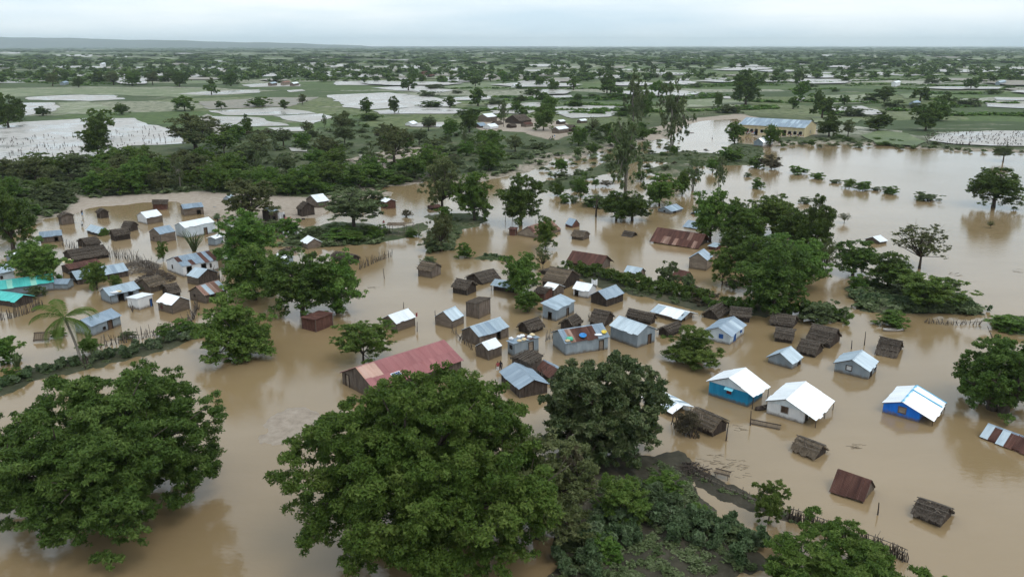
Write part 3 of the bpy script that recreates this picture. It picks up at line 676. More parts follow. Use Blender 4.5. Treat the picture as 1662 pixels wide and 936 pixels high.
            for me in thatch_slope(L2, ln, mt, rs.random(), 3 if ln > 1.1 else 2):
                part('thatch_layer', me, t, frame4(org + (Vector((x0, 0, 0)) if ax.x > 0 else Vector((x0 + L2, 0, 0))) + nrm * 0.05, ax, dn, nrm))
            if not simple:
                for q in range(2 + int(L2 > 3)):
                    d1 = ln * (0.3 + 0.3 * q) + rs.uniform(-.1, .1)
                    if d1 > ln: continue
                    p0 = org + dn * (d1 + rs.uniform(-.12, .12)) + nrm * 0.27 + Vector((x0 - rs.uniform(-.1, .2), 0, 0)); p1 = org + dn * (d1 + rs.uniform(-.12, .12)) + nrm * 0.27 + Vector((x0 + L2 + rs.uniform(-.1, .2), 0, 0))
                    pole_between('roof_pole', p0, p1, 0.045, t, 'pole', 5, 0.06)
    if roof == 'tin':
        m = MB(); cw = 0.16; zc = he + hr + 0.115; xa, xb = x0, x0 + L2
        m.v = [(xa, -cw, zc - cw * sl), (xa, 0, zc + 0.012), (xa, cw, zc - cw * sl), (xb, -cw, zc - cw * sl), (xb, 0, zc + 0.012), (xb, cw, zc - cw * sl)]
        m.f = [(0, 1, 4, 3), (1, 2, 5, 4)]; m.build('ridge_cap', MATS[cap or rm[0]], t)
        if not simple:                                   # barge boards under the sheet ends
            for xx in (xa + 0.05, xb - 0.05):
                mm = MB()
                for sgn, yt, zt, s2, span in slopes:
                    a, c = Vector((xx, 0, zt - 0.03)), Vector((xx, sgn * span, zt - 0.03 - s2 * span))
                    mm.tube([a, c], [0.045, 0.045], 4)
                mm.build('barge_board', MATS['wood_dark'], t)
    if roof == 'thatch' and not simple:                  # loose sticks left on the thatch
        for q in range(rs.randint(4, 8)):
            sgn, yt, zt, sl, span = slopes[q % 2]; d1, d2 = sorted((rs.uniform(0, 1), rs.uniform(0.1, 1.12))); xx = rs.uniform(x0, x0 + L2)
            pole_between('roof_stick', (xx, sgn * span * d1, zt - sl * span * d1 + 0.3), (xx + rs.uniform(-.7, .7), sgn * span * d2, zt - sl * span * d2 + 0.26), 0.03, t, rs.choice(('pole', 'wood_pale', 'wood_dark')), 4)
    if roof == 'thatch':
        pole_between('ridge_pole', (x0 - 0.15, 0, he + hr + 0.2), (x0 + L2 + 0.15, 0, he + hr + 0.22), 0.06, t, 'pole', 6, 0.05)
    if posts:
        ye = sd * (Wr / 2 + oyv - 0.12); ze = he + hr - (hr / (Wr / 2)) * (Wr / 2 + oyv - 0.12) if roof != 'mono' else he
        for i in range(posts):
            xx = x0 + 0.15 + (L2 - 0.3) * i / max(1, posts - 1)
            pole_between('porch_post', (xx, ye, -0.8), (xx, ye, ze + 0.03), 0.055, t, 'wood_dark')
    if porch_front:
        for yy in (-Wr / 2 - oy * .5, Wr / 2 + oy * .5):
            pole_between('porch_post', (x0 + 0.15, yy, -0.8), (x0 + 0.15, yy, he), 0.055, t, 'wood_dark')
    if key: HUTS[key] = (t, he, hr, Lr, Wr, sd, cen, rz)
    return t

zP, zQ, zR, zS = ((0, 300), .2503), ((200, 290), .2503), ((600, 300), .2503), ((880, 300), .2503)
zT, zU, zV, zW = ((600, 420), .1805), ((850, 430), .1805), ((1080, 450), .2407), ((520, 520), .2407)
zX, zY, zN1, zBR = ((1050, 560), .2407), ((1330, 580), .19976), ((90, 310), .0844), ((1150, 620), .3375)
zL, zC, zSC, zFV = ((100, 400), .1805), ((720, 500), .1444), ((1180, 170), .0963), ((760, 160), .1203)
zK, zI = ((0, 380), .1083), ((1050, 590), .12034)
DW = lambda side, fr, w=0.75, h=1.5, leaf=None, fm='wood_dark': (side, 'door', fr, w, -0.69, h, fm, leaf)
WN = lambda side, fr, w=0.6, z0=0.7, z1=1.35, leaf=None, fm='wood_dark': (side, 'window', fr, w, z0, z1, fm, leaf)
TH = dict(wall='sticks', wmat='wood_dark', roof='thatch', rm='thatch')
def thatch(zn, A, B, C, e, label, **k): return hut(zn, A, B, C, e, label=label, **{**TH, **k})

# --- right-hand group
hut(zX, (412, 335), (678, 418), (780, 350), 96, 'A', 'tin', 'paint_teal', rm='tin_bright', pitch=24, oy=0.3, ox=0.25, oyv=0.75, posts=2, holes=[('G', 'window', .52, .75, .85, 1.45, 'paint_teal', 'shutter_red', 'paint_cyan'), ('S', 'window', .3, .6, .85, 1.4, 'paint_teal', 'shutter_red', 'paint_cyan')],
    gable_mat='tin_wall_pale', label='teal-painted tin house with red shutters and a bright white roof', name='house', cat='house', key='teal')
hut(zX, (805, 458), (1052, 530), None, 88, 'A', 'tin', 'plaster_white', rm='tin_bright', pitch=22, oy=0.15, ox=0.25, oyv=1.5, posts=3, lc=5.6, holes=[WN('G', .48, .75, .75, 1.5, 'door_wood', 'wood'), DW('S', .14, .7, 1.6), DW('S', .6, .7, 1.6)],
    gable_mat='tin_wall_pale', label='white-walled house with wide white porch roof on thin posts', name='house', cat='house', key='white')
hut(zY, (512, 445), (805, 525), None, 80, 'A', 'tin', 'paint_blue', rm='tin_bright', pitch=20, oy=0.12, ox=0.2, oyv=1.5, posts=5, lc=5.4, cap='trim_blue', holes=[WN('G', .52, .8, .55, 1.3, 'wood_pale', 'wood')],
    label='bright blue house with a white roof edged in light blue', name='house', cat='house', key='blue')
hut(zX, (1257, 182), (1490, 232), (1562, 178), 62, 'A', 'tin', 'tin_wall', rm=['tin_pale', 'tin_pale', 'tin_bright'], pitch=25, oy=0.2, ox=0.25, holes=[WN('G', .42, .7, .65, 1.3, 'plaster_white'), DW('S', .25, .6, 1.3, 'plaster_white'), WN('S', .75, .6, .5, 1.1)],
    label='grey tin house with one white-framed window, between the white house and the brush', name='house', cat='house')
hut(zV, (686, 578), (853, 620), (926, 584), 42, 'A', 'tin', 'tin_wall', rm=['tin_pale', 'tin_dull', 'tin_pale'], pitch=31, oy=0.22, holes=[DW('S', .7, .5, 1.0)],
    label='small windowless grey tin hut beside the stick-roofed sheds')
hut(zV, (268, 425), (432, 456), (548, 385), 66, 'A', 'flat', 'tin_wall_pale', rm=['tin_dull', 'tin_pale', 'tin_dull'], pitch=24, oy=0.3, holes=[WN('G', .62, .55, .75, 1.3, 'shutter_blue', 'shutter_blue'), DW('S', .32, .6, 1.4, 'shutter_blue', 'shutter_blue'), WN('S', .75, .5, .7, 1.25, 'shutter_blue', 'shutter_blue')],
    label='pale grey house with blue shutters and blue door', name='house', cat='house')
thatch(zV, (258, 268), (348, 288), (428, 232), 22, 'dark thatched hut half hidden behind the pale house with blue shutters', g='A', pitch=38)
thatch(zV, (440, 300), (565, 305), (592, 268), 40, 'low brown thatched shed at the back of the pale house with blue shutters', g='C', pitch=24)
thatch(zV, (705, 325), (852, 348), (897, 310), 20, 'flattened stick roof closest to the white cloth by the big dark tree', g='C', pitch=30, tilt=0.06)
thatch(zV, (738, 440), (850, 445), (905, 405), 34, 'open stick frame with sagging roof behind the small windowless tin hut', g='C', pitch=22, tilt=-0.04)
thatch(zV, (890, 515), (1005, 541), (1062, 500), 24, 'stick shed with slumped layered roof touching the small windowless tin hut', g='C', pitch=34, tilt=0.05)
thatch(zV, (958, 440), (1108, 478), (1162, 425), 34, 'largest of the stick-roofed sheds in the huddle by the grey tin huts', g='C', pitch=36)
thatch(zV, (1425, 515), (1550, 545), (1566, 480), 14, 'submerged stick shelter with leaning poles beside the grey tin house with white-framed window', g='C', pitch=36, tilt=-0.05)
thatch(zX, (298, 540), (442, 617), (517, 568), 52, 'thatched hut with a long ridge pole, closest to the teal house', g='C', pitch=34, rm='thatch_pale')
thatch(zX, (980, 715), (1130, 772), (1208, 728), 22, 'sunken thatched hut strapped with poles in front of the white house', g='C', pitch=36, rm='thatch_pale')
hut(zBR, (590, 528), (740, 582), (790, 515), 12, 'C', 'planks', 'wood', rm='tin_rust', pitch=42, oy=0.12, ox=0.1, label='rust-brown tin roof standing alone in the open water at lower right')
thatch(zBR, (985, 648), (1113, 697), (1170, 645), 18, 'broken stick hut with bare rafters, nearest the bottom right corner', g='C', pitch=30, tilt=0.1)
hut(zY, (1412, 692), (1690, 800), None, 14, 'C', 'planks', 'wood_red', rm=['tin_rust', 'tin_rust', 'tin_rust_light', 'tin_pale', 'tin_rust'], pitch=40, la=4.6, lc=2.6, oy=0.1, ox=0.08, cap='tin_dull', label='rusty patched roof cut off by the right edge of the picture')
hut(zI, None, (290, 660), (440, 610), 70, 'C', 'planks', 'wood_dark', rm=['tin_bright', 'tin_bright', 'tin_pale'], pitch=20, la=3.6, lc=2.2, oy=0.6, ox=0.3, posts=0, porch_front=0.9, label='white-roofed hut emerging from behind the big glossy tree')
# --- centre group
hut(zT, (112, 620), (245, 657), (420, 605), 82, 'A', 'boards', 'wood_h', rm='tin_bright', pitch=29, oy=0.2, ox=0.15, holes=[WN('G', .5, .45, .8, 1.3)], label='wooden hut with white patched roof and a red rag on its corner', key='rag')
hut(zT, (580, 600), (740, 628), (860, 585), 75, 'A', 'boards', 'wood_h', rm=['tin_pale', 'tin_rust', 'tin_pale'], pitch=35, oy=0.12, ox=0.05, label='wooden hut whose roof is half pale tin and half rust')
hut(zT, (862, 520), (982, 541), (1097, 495), 125, 'A', 'planks', 'wood', roof='mono', rise=0.25, swap=-1, rm=['thatch', 'tin_pale'], oy=0.15, oyv=0.05, label='tall grey plank shed with a ragged flat roof')
hut(zT, (808, 742), (990, 790), (1285, 718), 92, 'A', 'planks', 'wood', rm=['tin_pale', 'tin_dull'], pitch=28, oy=0.2, ox=0.15, holes=[DW('S', .65, .7, 1.4)], label='large plank house with scratched pale tin roof behind the smallest white roof')
hut(zT, (962, 872), (1070, 913), (1182, 868), 90, 'A', 'planks', 'wood', rm='tin_bright', pitch=33, oy=0.12, ox=0.1, label='small plank hut with a plain white roof beside the long pink roof')
thatch(zT, (1320, 655), (1432, 678), (1584, 648), 40, 'round-shouldered thatched hut under the end of a leafy branch', g='A', pitch=38)
hut(zC, (690, 520), (800, 552), (1112, 520), 140, 'A', 'tin', 'tin_wall', roof='mono', rise=0.15, swap=-1, rm=['tin_dull', 'tin_rust'], oy=0.15, oyv=0.15, holes=[WN('G', .5, .5, 1.0, 1.5), DW('S', .68, .75, 1.65, 'wood_pale')], label='flat-roofed tin house with sacks and cloths drying on top', key='flat', name='house', cat='house')
thatch(zC, (785, 730), (950, 790), (1078, 705), 170, 'tall narrow shed of sticks with a flat thatched top', g='A', pitch=10, wall='sticks', wmat='wood')
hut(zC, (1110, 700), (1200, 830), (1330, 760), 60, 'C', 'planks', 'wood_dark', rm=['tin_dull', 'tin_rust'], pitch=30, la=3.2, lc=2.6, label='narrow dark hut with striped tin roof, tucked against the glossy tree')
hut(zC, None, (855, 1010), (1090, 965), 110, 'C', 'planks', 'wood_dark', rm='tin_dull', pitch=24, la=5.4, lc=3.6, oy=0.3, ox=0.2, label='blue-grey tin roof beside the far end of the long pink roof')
hut(zU, (268, 742), (378, 815), (860, 758), 120, 'A', 'tin', 'tin_wall', rm=['tin_dull', 'tin_dull', 'tin_rust', 'tin_pale', 'tin_rust_light'], pitch=27, oy=0.2, ox=0.2, lc=6.4, la=4.2, holes=[DW('S', .84, .7, 1.5, 'wood_pale')], label='tin house with red-striped roof carrying basins and bundles', key='basin', name='house', cat='house')
hut(zU, None, (1018, 747), (1176, 690), 120, 'C', 'tin', 'tin_wall', rm='tin_pale', pitch=26, oy=0.2, ox=0.12, la=5.0, holes=[DW('G', .68, .7, 1.5, 'door_wood')], label='tall tin house with pale ribbed roof and one brown door', name='house', cat='house')
thatch(zU, (932, 490), (1140, 536), (1177, 512), 42, 'long round-backed thatched hut behind the tall tin house', g='C', pitch=42)
thatch(zU, (600, 535), (720, 560), (790, 500), 40, 'thatched hut with a red board corner, behind the tall tin house', g='C', pitch=34)
thatch(zU, (325, 588), (440, 600), (548, 560), 55, 'dark thatched hut at the back of the roof with basins', g='A', pitch=36)
hut(zU, (1180, 475), (1412, 515), (1536, 488), 44, 'C', 'planks', 'wood_pale', rm=['tin_bright', 'tin_pale'], pitch=19, oy=0.7, oyv=0.7, ox=0.6, holes=[DW('G', .2, .8, 1.1)], posts=3, la=4.6, lc=3.0, label='broad white hipped tin roof over a low plank house by the green hedge', name='house', cat='house')
thatch(zU, (1215, 625), (1300, 650), (1420, 600), 40, 'half-sunk dark thatched shed behind the round green bush', g='A', pitch=30)
hut(zU, (608, 336), (747, 376), (888, 322), 70, 'A', 'planks', 'wood_dark', rm=['tin_dull', 'tin_pale', 'tin_dull'], pitch=32, oy=0.15, label='dark plank hut with blue-grey roof right beside the white hut')
hut(zU, (445, 278), (580, 302), (650, 262), 64, 'C', 'flat', 'plaster_white', rm='tin_bright', pitch=30, oy=0.15, ox=0.12, holes=[DW('S', .22, .6, 1.2)], label='all-white little hut with a dark doorway near the hedge')
hut(zU, (165, 482), (290, 507), (472, 432), 105, 'A', 'tin', 'tin_wall', roof='mono', rise=0.5, swap=1, rm='tin_pale', oy=0.3, oyv=0.25, holes=[DW('G', .55, .6, 1.3), DW('S', .62, .6, 1.3, 'wood')], label='grey tin shed with single sloping roof below the leafy pole tree')
hut(zU, None, (268, 288), (358, 255), 60, 'C', 'planks', 'wood', rm='tin_bright', pitch=26, la=2.2, oy=0.12, ox=0.1, label='little wooden hut with clean white roof between thatch and the white hut')
hut(zU, None, (190, 340), (255, 300), 84, 'C', 'sticks', 'wood_red', roof='thatch', rm='thatch', pitch=12, la=1.8, label='brown stick pen leaning against the leafy pole tree', name='pen', cat='shed')
thatch(zR, (1150, 645), (1255, 680), (1310, 625), 40, 'wide brown thatched hut at the near end of the hedge', g='C', pitch=30, rm='thatch_pale')
thatch(zR, (1118, 572), (1160, 590), (1200, 575), 12, 'low flat thatched roof behind the leafy pole tree', g='A', pitch=15)
thatch(zR, (547, 697), (632, 717), (681, 690), 44, 'brown hut with white and yellow scraps on its stick roof', g='C', pitch=32, wall='logs')
thatch(zR, (662, 615), (725, 647), (792, 600), 14, 'collapsed dark stick roof beside the pale tin roof under the tree', g='A', pitch=30, tilt=0.07)
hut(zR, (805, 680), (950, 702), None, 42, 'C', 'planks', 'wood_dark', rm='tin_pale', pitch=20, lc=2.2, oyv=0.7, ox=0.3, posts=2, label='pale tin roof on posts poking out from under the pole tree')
hut(zR, (325, 588), (402, 606), (448, 580), 52, 'C', 'planks', 'wood', roof='thatch', rm='thatch_pale', pitch=30, label='lone hut with boarded roof in the open channel, shrub behind it')
hut(zR, (962, 328), (1090, 350), (1236, 302), 16, 'A', 'planks', 'wood_pale', rm=['tin_rust_light', 'tin_rust', 'tin_rust'], pitch=33, oy=0.1, ox=0.1, label='house with pale board gable and rusty red roof', name='house', cat='house')
hut(zR, None, (945, 330), (962, 318), 40, 'C', 'planks', 'wood_red', roof='mono', rise=0.1, rm='tin_rust', la=1.4, lc=1.2, label='small red-brown lean-to at the end of the rusty red roof', name='shed', cat='shed')
hut(zR, (1268, 270), (1312, 279), (1362, 270), 16, 'C', 'planks', 'wood_red', rm='tin_dull', pitch=44, oy=0.1, ox=0.1, label='small blue roof with an orange-brown gable, alone in the water')
thatch(zR, (1312, 350), (1382, 361), (1421, 345), 24, 'round-topped plank hut just in front of the small blue roof', g='C', pitch=30, wall='planks', wmat='wood', rm='thatch_pale')
hut(zR, (1290, 522), (1497, 556), (1562, 530), 40, 'C', 'planks', 'wood', rm='tin_rust', pitch=34, oy=0.8, ox=0.4, oyv=0.7, label='dark rust-brown roof with flaring eaves, nearest the green hedge', name='house', cat='house')
# the big rusty hall
hut(zS, (725, 372), (1000, 412), (1068, 372), 16, 'C', 'planks', 'wood_dark', rm=['tin_rust', 'tin_rust', 'tin_rust_light'], pitch=31, oy=0.7, ox=0.7, oyv=0.7, posts=6, label='long rusty roof of a flooded hall with pale streaks', name='hall', cat='house')
hut(zS, (535, 586), (627, 603), (664, 582), 24, 'C', 'planks', 'wood', rm='tin_pale', pitch=32, oy=0.1, ox=0.1, label='small pale blue roof on the far side of the hedge')
hut(zS, (845, 605), (927, 626), (968, 605), 10, 'C', 'planks', 'wood_pale', rm='tin_rust', pitch=42, oy=0.1, ox=0.06, label='small dark red roof with pale gable near the tall boarded hut')
hut(zS, (955, 540), (1062, 557), (1088, 530), 70, 'A', 'planks', 'wood_pale', rm='tin_dull', pitch=35, oy=0.15, ox=0.15, label='tall boarded hut with a little blue gable roof')
hut(zS, (745, 180), (832, 190), (925, 172), 18, 'A', 'tin', 'tin_wall', rm=['tin_dull', 'tin_pale'], pitch=24, oy=0.3, oyv=0.4, holes=[WN('G', .5, .5, .3, .7), DW('S', .35, 1.2, .75)], label='blue-grey tin house farthest out by the slender trees', name='house', cat='house')
hut(zS, (965, 190), (1005, 195), (1060, 180), 6, 'A', 'planks', 'wood_dark', rm='tin_dull', pitch=30, label='grey gable peeping from behind the cluster of dark trees')
hut(zS, None, (1000, 290), (1060, 275), 8, 'C', 'planks', 'wood_dark', rm='tin_dull', pitch=30, la=3.4, label='blue tin roof end beyond the long rusty hall')
thatch(zS, (520, 332), (580, 340), (613, 328), 3, 'nearly drowned thatched roof, a low mound in open water', g='C', pitch=32)
hut(zS, None, (1125, 425), (1160, 412), 20, 'C', 'planks', 'wood_red', roof='mono', rise=0.2, rm='tin_pale', la=1.6, label='tiny shed of boards between the hall and the trees', name='shed', cat='shed')
hut(((1100, 280), .338), (918, 328), (970, 345), (985, 335), 12, 'A', 'planks', 'wood', rm='tin_bright', pitch=24, label='single white roof beyond the trees in the wide right-hand water')
# long pink-red roofed building
hut(zW, (105, 445), (372, 545), (1012, 372), 82, 'A', 'planks', 'wood', rm='tin_red', pitch=25, oy=0.3, ox=0.2, oyv=0.35, holes=[DW('S', .14, .8, 1.7), DW('S', .8, .9, 1.7), WN('S', .42, .6, .8, 1.4), DW('G', .16, .8, 1.6, 'wood_pale')], label='long plank building with a faded pink-red tin roof', name='long_building', cat='building', key='pink')
# --- left-hand group
hut(zL, (105, 790), (285, 805), (570, 715), 92, 'A', 'tin', 'tin_wall', rm=['tin_dull'], pitch=24, oy=0.2, ox=0.2, holes=[DW('S', .62, .8, 1.6, 'door_wood'), WN('S', .4, .4, .4, .8)], label='blue-grey tin house behind the coconut palm and stake fence', name='house', cat='house', key='palmhouse')
hut(zL, (875, 575), (1000, 608), (1152, 560), 82, 'C', 'boards', 'wood_h', rm='tin_bright', pitch=30, oy=0.12, ox=0.1, holes=[WN('S', .25, .4, .4, 1.0, 'cloth_red')], label='wooden hut with spotless white roof and a red cloth on its wall')
hut(zL, (612, 545), (700, 572), (818, 530), 90, 'A', 'flat', 'plaster_white', roof='mono', rise=0.2, swap=-1, rm='tin_bright', oy=0.12, oyv=0.1, holes=[DW('S', .85, .4, 1.3, 'shutter_blue')], label='white box-shaped shed with flat roof and narrow blue door', name='shed', cat='shed')
hut(zL, (350, 462), (450, 520), (692, 455), 86, 'A', 'planks', 'tin_wall', rm=['tin_pale', 'tin_dull'], pitch=24, oy=0.3, oyv=0.35, la=3.4, holes=[DW('S', .35, .9, 1.5), DW('S', .7, .7, 1.5)], label='tin-roofed house with white and yellow washing along its eave', name='house', cat='house', key='wash')
thatch(zL, (690, 390), (800, 420), (930, 385), 60, 'pole-roofed hut with dark doorway next to the brushwood heap', g='A', pitch=28, rm='thatch_pale', wmat='wood', holes=[DW('S', .75, .6, 1.2)])
thatch(zL, (880, 430), (975, 455), (1072, 440), 35, 'dark thatched hut right behind the spotless white roof', g='A', pitch=34)
hut(zL, (1165, 480), (1300, 515), (1480, 455), 80, 'A', 'boards', 'wood_h', rm=['tin_rust_light', 'tin_pale', 'tin_rust_light', 'tin_rust'], pitch=30, oy=0.3, ox=0.15, holes=[DW('S', .3, .7, 1.3), WN('G', .3, .3, .8, 1.2)], label='wooden hut with orange rust-striped roof', name='hut')
hut(zL, (1130, 335), (1238, 352), (1412, 300), 70, 'C', 'boards', 'wood_h', rm='tin_pale', pitch=26, oy=0.15, ox=0.15, label='wooden hut with pale roof and dark gable in front of the long white house', wm2='wood_dark')
hut(zL, (920, 225), (1100, 275), (1430, 215), 92, 'A', 'flat', 'plaster_white', rm=['tin_dull', 'tin_dull', 'tin_dull', 'tin_rust'], pitch=20, oy=0.15, ox=0.1, holes=[DW('S', .17, .9, 1.7), DW('S', .58, .9, 1.7), WN('S', .78, .3, .8, 1.5), WN('G', .35, .3, .8, 1.5)], label='long white-walled house with blue roof and narrow rust stripes', name='house', cat='house')
hut(zL, (75, 290), (150, 345), (605, 268), 50, 'A', 'planks', 'wood_dark', rm=['tin_pale', 'tin_dull'], pitch=18, oy=0.2, ox=0.15, label='long pale blue roof at the back of the coconut palm', name='house', cat='house')
hut(zL, (40, 235), (80, 258), (352, 200), 52, 'A', 'planks', 'wood_dark', rm='tin_rust', pitch=16, oy=0.2, ox=0.1, la=3.6, label='low dark rusty roof with a pale board lying on it', name='shed', cat='shed', key='rustlow')
thatch(zL, (60, 110), (110, 150), (420, 95), 34, 'wide sagging heap-like thatch roof behind the low dark rusty roof', g='A', pitch=20, la=6.0)
hut(zL, None, (60, 390), (110, 360), 60, 'C', 'tin', 'tin_wall', rm='tin_dull', pitch=24, la=2.4, label='small tin hut glimpsed through the palm crown', simple=True)
hut(zK, None, (-20, 960), (545, 880), 130, 'A', 'planks', 'tin_wall', rm=['tin_teal', 'tin_teal', 'tin_mint'], pitch=22, oy=0.25, ox=0.2, la=4.2, lc=9.0 * .9, label='turquoise roof at the left edge of the picture', name='house', cat='house')
hut(zP, None, (-55, 770), (105, 795), 40, 'A', 'planks', 'wood_dark', rm='tin_teal', pitch=22, la=3.0, label='second smaller turquoise roof below the first at the left edge', name='shed', cat='shed')
hut(zK, None, (20, 750), (185, 705), 160, 'A', 'flat', 'tin_wall_pale', rm='tin_pale', pitch=24, la=3.6, lc=2.6, holes=[WN('S', .1, .4, .9, 1.4)], label='pale grey gabled house cut by the left edge', name='house', cat='house')
hut(zK, None, (250, 470), (420, 420), 130, 'A', 'tin', 'tin_wall', rm='tin_bright', pitch=20, la=2.2, label='small white roof half behind the leafy tree at far left', simple=True)
hut(zP, (228, 365), (268, 380), (400, 375), 38, 'A', 'planks', 'wood', rm='tin_dull', pitch=26, oy=0.15, ox=0.1, holes=[DW('S', .72, .7, 1.1)], label='wooden hut with blue-grey roof and dark doorway near the leftmost trees')
hut(zP, (967, 365), (1046, 379), (1146, 360), 58, 'A', 'boards', 'wood_h', rm='tin_dull', pitch=28, oy=0.12, ox=0.12, holes=[WN('G', .35, .3, .6, 1.0)], label='wooden hut with smooth blue roof beside the long white-roofed shed')
hut(zP, (1140, 330), (1212, 348), (1402, 312), 70, 'A', 'tin', 'tin_wall_pale', rm='tin_bright', pitch=20, oy=0.12, ox=0.1, holes=[DW('S', .66, .8, 1.6, 'door_wood')], label='long pale tin shed with white roof and one brown door', name='shed', cat='shed')
hut(zP, (903, 240), (958, 258), (1053, 240), 44, 'A', 'boards', 'wood_h', rm='tin_bright', pitch=24, oy=0.12, ox=0.1, wm2='plaster_white', label='wooden hut with white roof and whitewashed end wall')
hut(zP, (1177, 190), (1198, 204), (1322, 190), 48, 'A', 'boards', 'wood_h', rm='tin_dull', pitch=26, oy=0.15, ox=0.15, holes=[DW('S', .75, .9, 1.2)], label='open-fronted wooden hut with grey roof at the sandy shore')
thatch(zN1, (60, 640), (135, 662), (370, 632), 160, 'log-walled thatched hut closest to the two wading people', g='C', pitch=22, wall='logs', wmat='wood')
thatch(zN1, (790, 505), (870, 532), (1030, 512), 110, 'thatched hut with open pole front at the water edge', g='C', pitch=30, wall='sticks')
hut(zN1, (640, 805), (852, 868), (1030, 832), 70, 'C', 'planks', 'wood_dark', rm='tin_pale', pitch=38, oy=0.25, ox=0.2, label='hut with pale blue roof and a green leaf-covered gable', key='green')
thatch(zP, (800, 300), (850, 304), (893, 290), 30, 'thatched hut with a white patch on its domed roof', g='C', pitch=38)
thatch(zP, (720, 355), (748, 366), (846, 350), 36, 'thatched hut in front of the dome with the white patch', g='A', pitch=40)
thatch(zP, (522, 395), (562, 411), (640, 392), 26, 'tumbledown stick hut at the head of the brushwood fence', g='A', pitch=26, tilt=0.08)
hut(zP, None, (1400, 398), (1450, 380), 50, 'A', 'tin', 'tin_wall', rm='tin_bright', pitch=18, la=1.8, label='white-roofed hut half covered by the leafy tree by the long shed', simple=True)
thatch(zQ, (1140, 238), (1160, 247), (1233, 232), 52, 'log hut with peaked thatch on the bare yard', g='C', pitch=34, wall='logs', wmat='wood_dark', z0=0.1)
hut(zQ, (1222, 168), (1262, 190), (1318, 176), 40, 'A', 'planks', 'wood', rm='tin_bright', pitch=26, z0=0.2, label='white-roofed hut half behind the flat-topped acacia')
hut(zQ, None, (958, 285), (1004, 274), 72, 'A', 'planks', 'wood_dark', rm='tin_pale', pitch=24, la=2.6, holes=[DW('S', .5, .8, 1.4)], label='dark open hut with pale roof edge behind the brown-green tree')
hut(zQ, None, (700, 160), (725, 150), 30, 'A', 'tin', 'tin_wall', rm='tin_pale', pitch=34, la=2.0, z0=0.2, label='small grey tin gable beside the brown-green tree', simple=True)
hut(zQ, (1130, 445), (1196, 458), (1292, 452), 36, 'C', 'boards', 'wood_h', rm='tin_bright', pitch=30, oy=0.2, ox=0.15, label='hut with ribbed white roof against the green thicket')
hut(zQ, None, (1045, 570), (1105, 556), 50, 'C', 'tin', 'tin_wall', rm='tin_bright', pitch=22, la=3.0, label='white tin roof showing between the two biggest leafy trees')
thatch(zQ, (1362, 520), (1470, 555), (1527, 540), 24, 'toppled dark stick hut by the end of the pole fence', g='C', pitch=30, tilt=0.09)
hut(((0, 0), 1), (491, 533), (513, 539), (540, 528), 18, 'A', 'boards', 'wood_red', roof='mono', rise=0.15, swap=-1, rm='tin_rust', oy=0.15, oyv=0.1, label='red-brown box shed with flat rusty roof', name='shed', cat='shed')
hut(zR, None, (110, 158), (169, 150), 46, 'C', 'planks', 'wood_red', rm='tin_bright', pitch=22, la=3.0, label='white-roofed hut reaching out of the flat-topped acacia')
hut(zR, None, (400, 162), (460, 155), 12, 'A', 'planks', 'wood_dark', rm='tin_rust', pitch=22, la=2.2, label='dark sunken hut hidden under the channel tree', simple=True)
hut(zP, None, (995, 165), (1085, 160), 45, 'A', 'planks', 'wood_red', roof='thatch', rm='thatch', pitch=24, la=2.0, tilt=0.1, label='red-brown broken shack draped with white cloth on the shore')
# --- far hamlet, school and outlying roofs
LZ = LAND_Z
FVG = 'huts of the far hamlet'
def far(zn, A, B, C, e, label, **k):
    t = hut(zn, A, B, C, e, label=label, z0=LZ, simple=True, group=FVG, ox=0.1, oy=0.12, **k); t.scale = (.84,) * 3; return t
far(zFV, (185, 305), (265, 322), (297, 300), 78, 'tall brown hut with white roof in the far hamlet', wmat='wood', rm='tin_bright', g='A', pitch=24)
far(zFV, (108, 385), (165, 400), (215, 385), 30, 'dark grey hut at the left end of the far hamlet', wmat='wood_dark', rm='tin_dull', g='A')
far(zFV, (235, 408), (300, 422), (347, 402), 42, 'white-walled hut with white roof at the front of the far hamlet', wall='flat', wmat='plaster_white', rm='tin_bright', g='A')
far(zFV, (540, 392), (576, 402), (620, 390), 36, 'lone small thatched hut in the middle of the far hamlet', **TH, g='A')
far(zFV, (592, 320), (690, 348), (765, 322), 48, 'largest thatched hut of the far hamlet, by the thin tree', **TH, g='A')
far(zFV, (325, 350), (385, 362), (420, 345), 14, 'low thatch heap in the yard of the far hamlet', **TH, g='A')
far(zFV, (740, 378), (775, 388), (800, 370), 40, 'brown hut at the foot of the bright tree in the far hamlet', wmat='wood', rm='tin_rust', g='A')
far(zFV, (1150, 465), (1218, 478), (1270, 450), 66, 'nearest white-roofed hut on the right of the far hamlet', wmat='wood', rm='tin_bright', g='A')
far(zFV, (1188, 345), (1240, 352), (1290, 340), 45, 'white-roofed hut behind the right-hand yard of the far hamlet', wmat='wood_dark', rm='tin_bright', g='A')
far(zFV, (1270, 440), (1390, 452), (1430, 430), 40, 'long thatched shed on poles in the far hamlet', **TH, g='C')
far(zFV, (1480, 330), (1520, 338), (1570, 325), 38, 'white-roofed hut at the right end of the far hamlet', wmat='wood', rm='tin_bright', g='A')
hut(zSC, (240, 480), (1298, 556), (1412, 485), 165, 'C', 'flat', 'plaster_cream', rm=['tin_dull', 'tin_dull', 'tin_pale', 'tin_dull'], rise=2.4, oy=0.6, ox=0.3, oyv=0.7, z0=LZ, posts=0, simple=True,
    holes=[DW('S', .27, 1.4, 2.6), DW('S', .49, 1.4, 2.6), DW('S', .60, 1.4, 2.6), DW('S', .70, 1.6, 2.8)] + [WN('S', f_, 1.5, 1.1, 2.6, None, 'plaster_white') for f_ in (.06, .13, .2, .36, .43, .78, .86, .94)] + [WN('G', .5, 1.0, 1.1, 2.4, None, 'plaster_white')],
    label='long cream school building with blue-grey roof above the lake', name='school', cat='building', key='school')
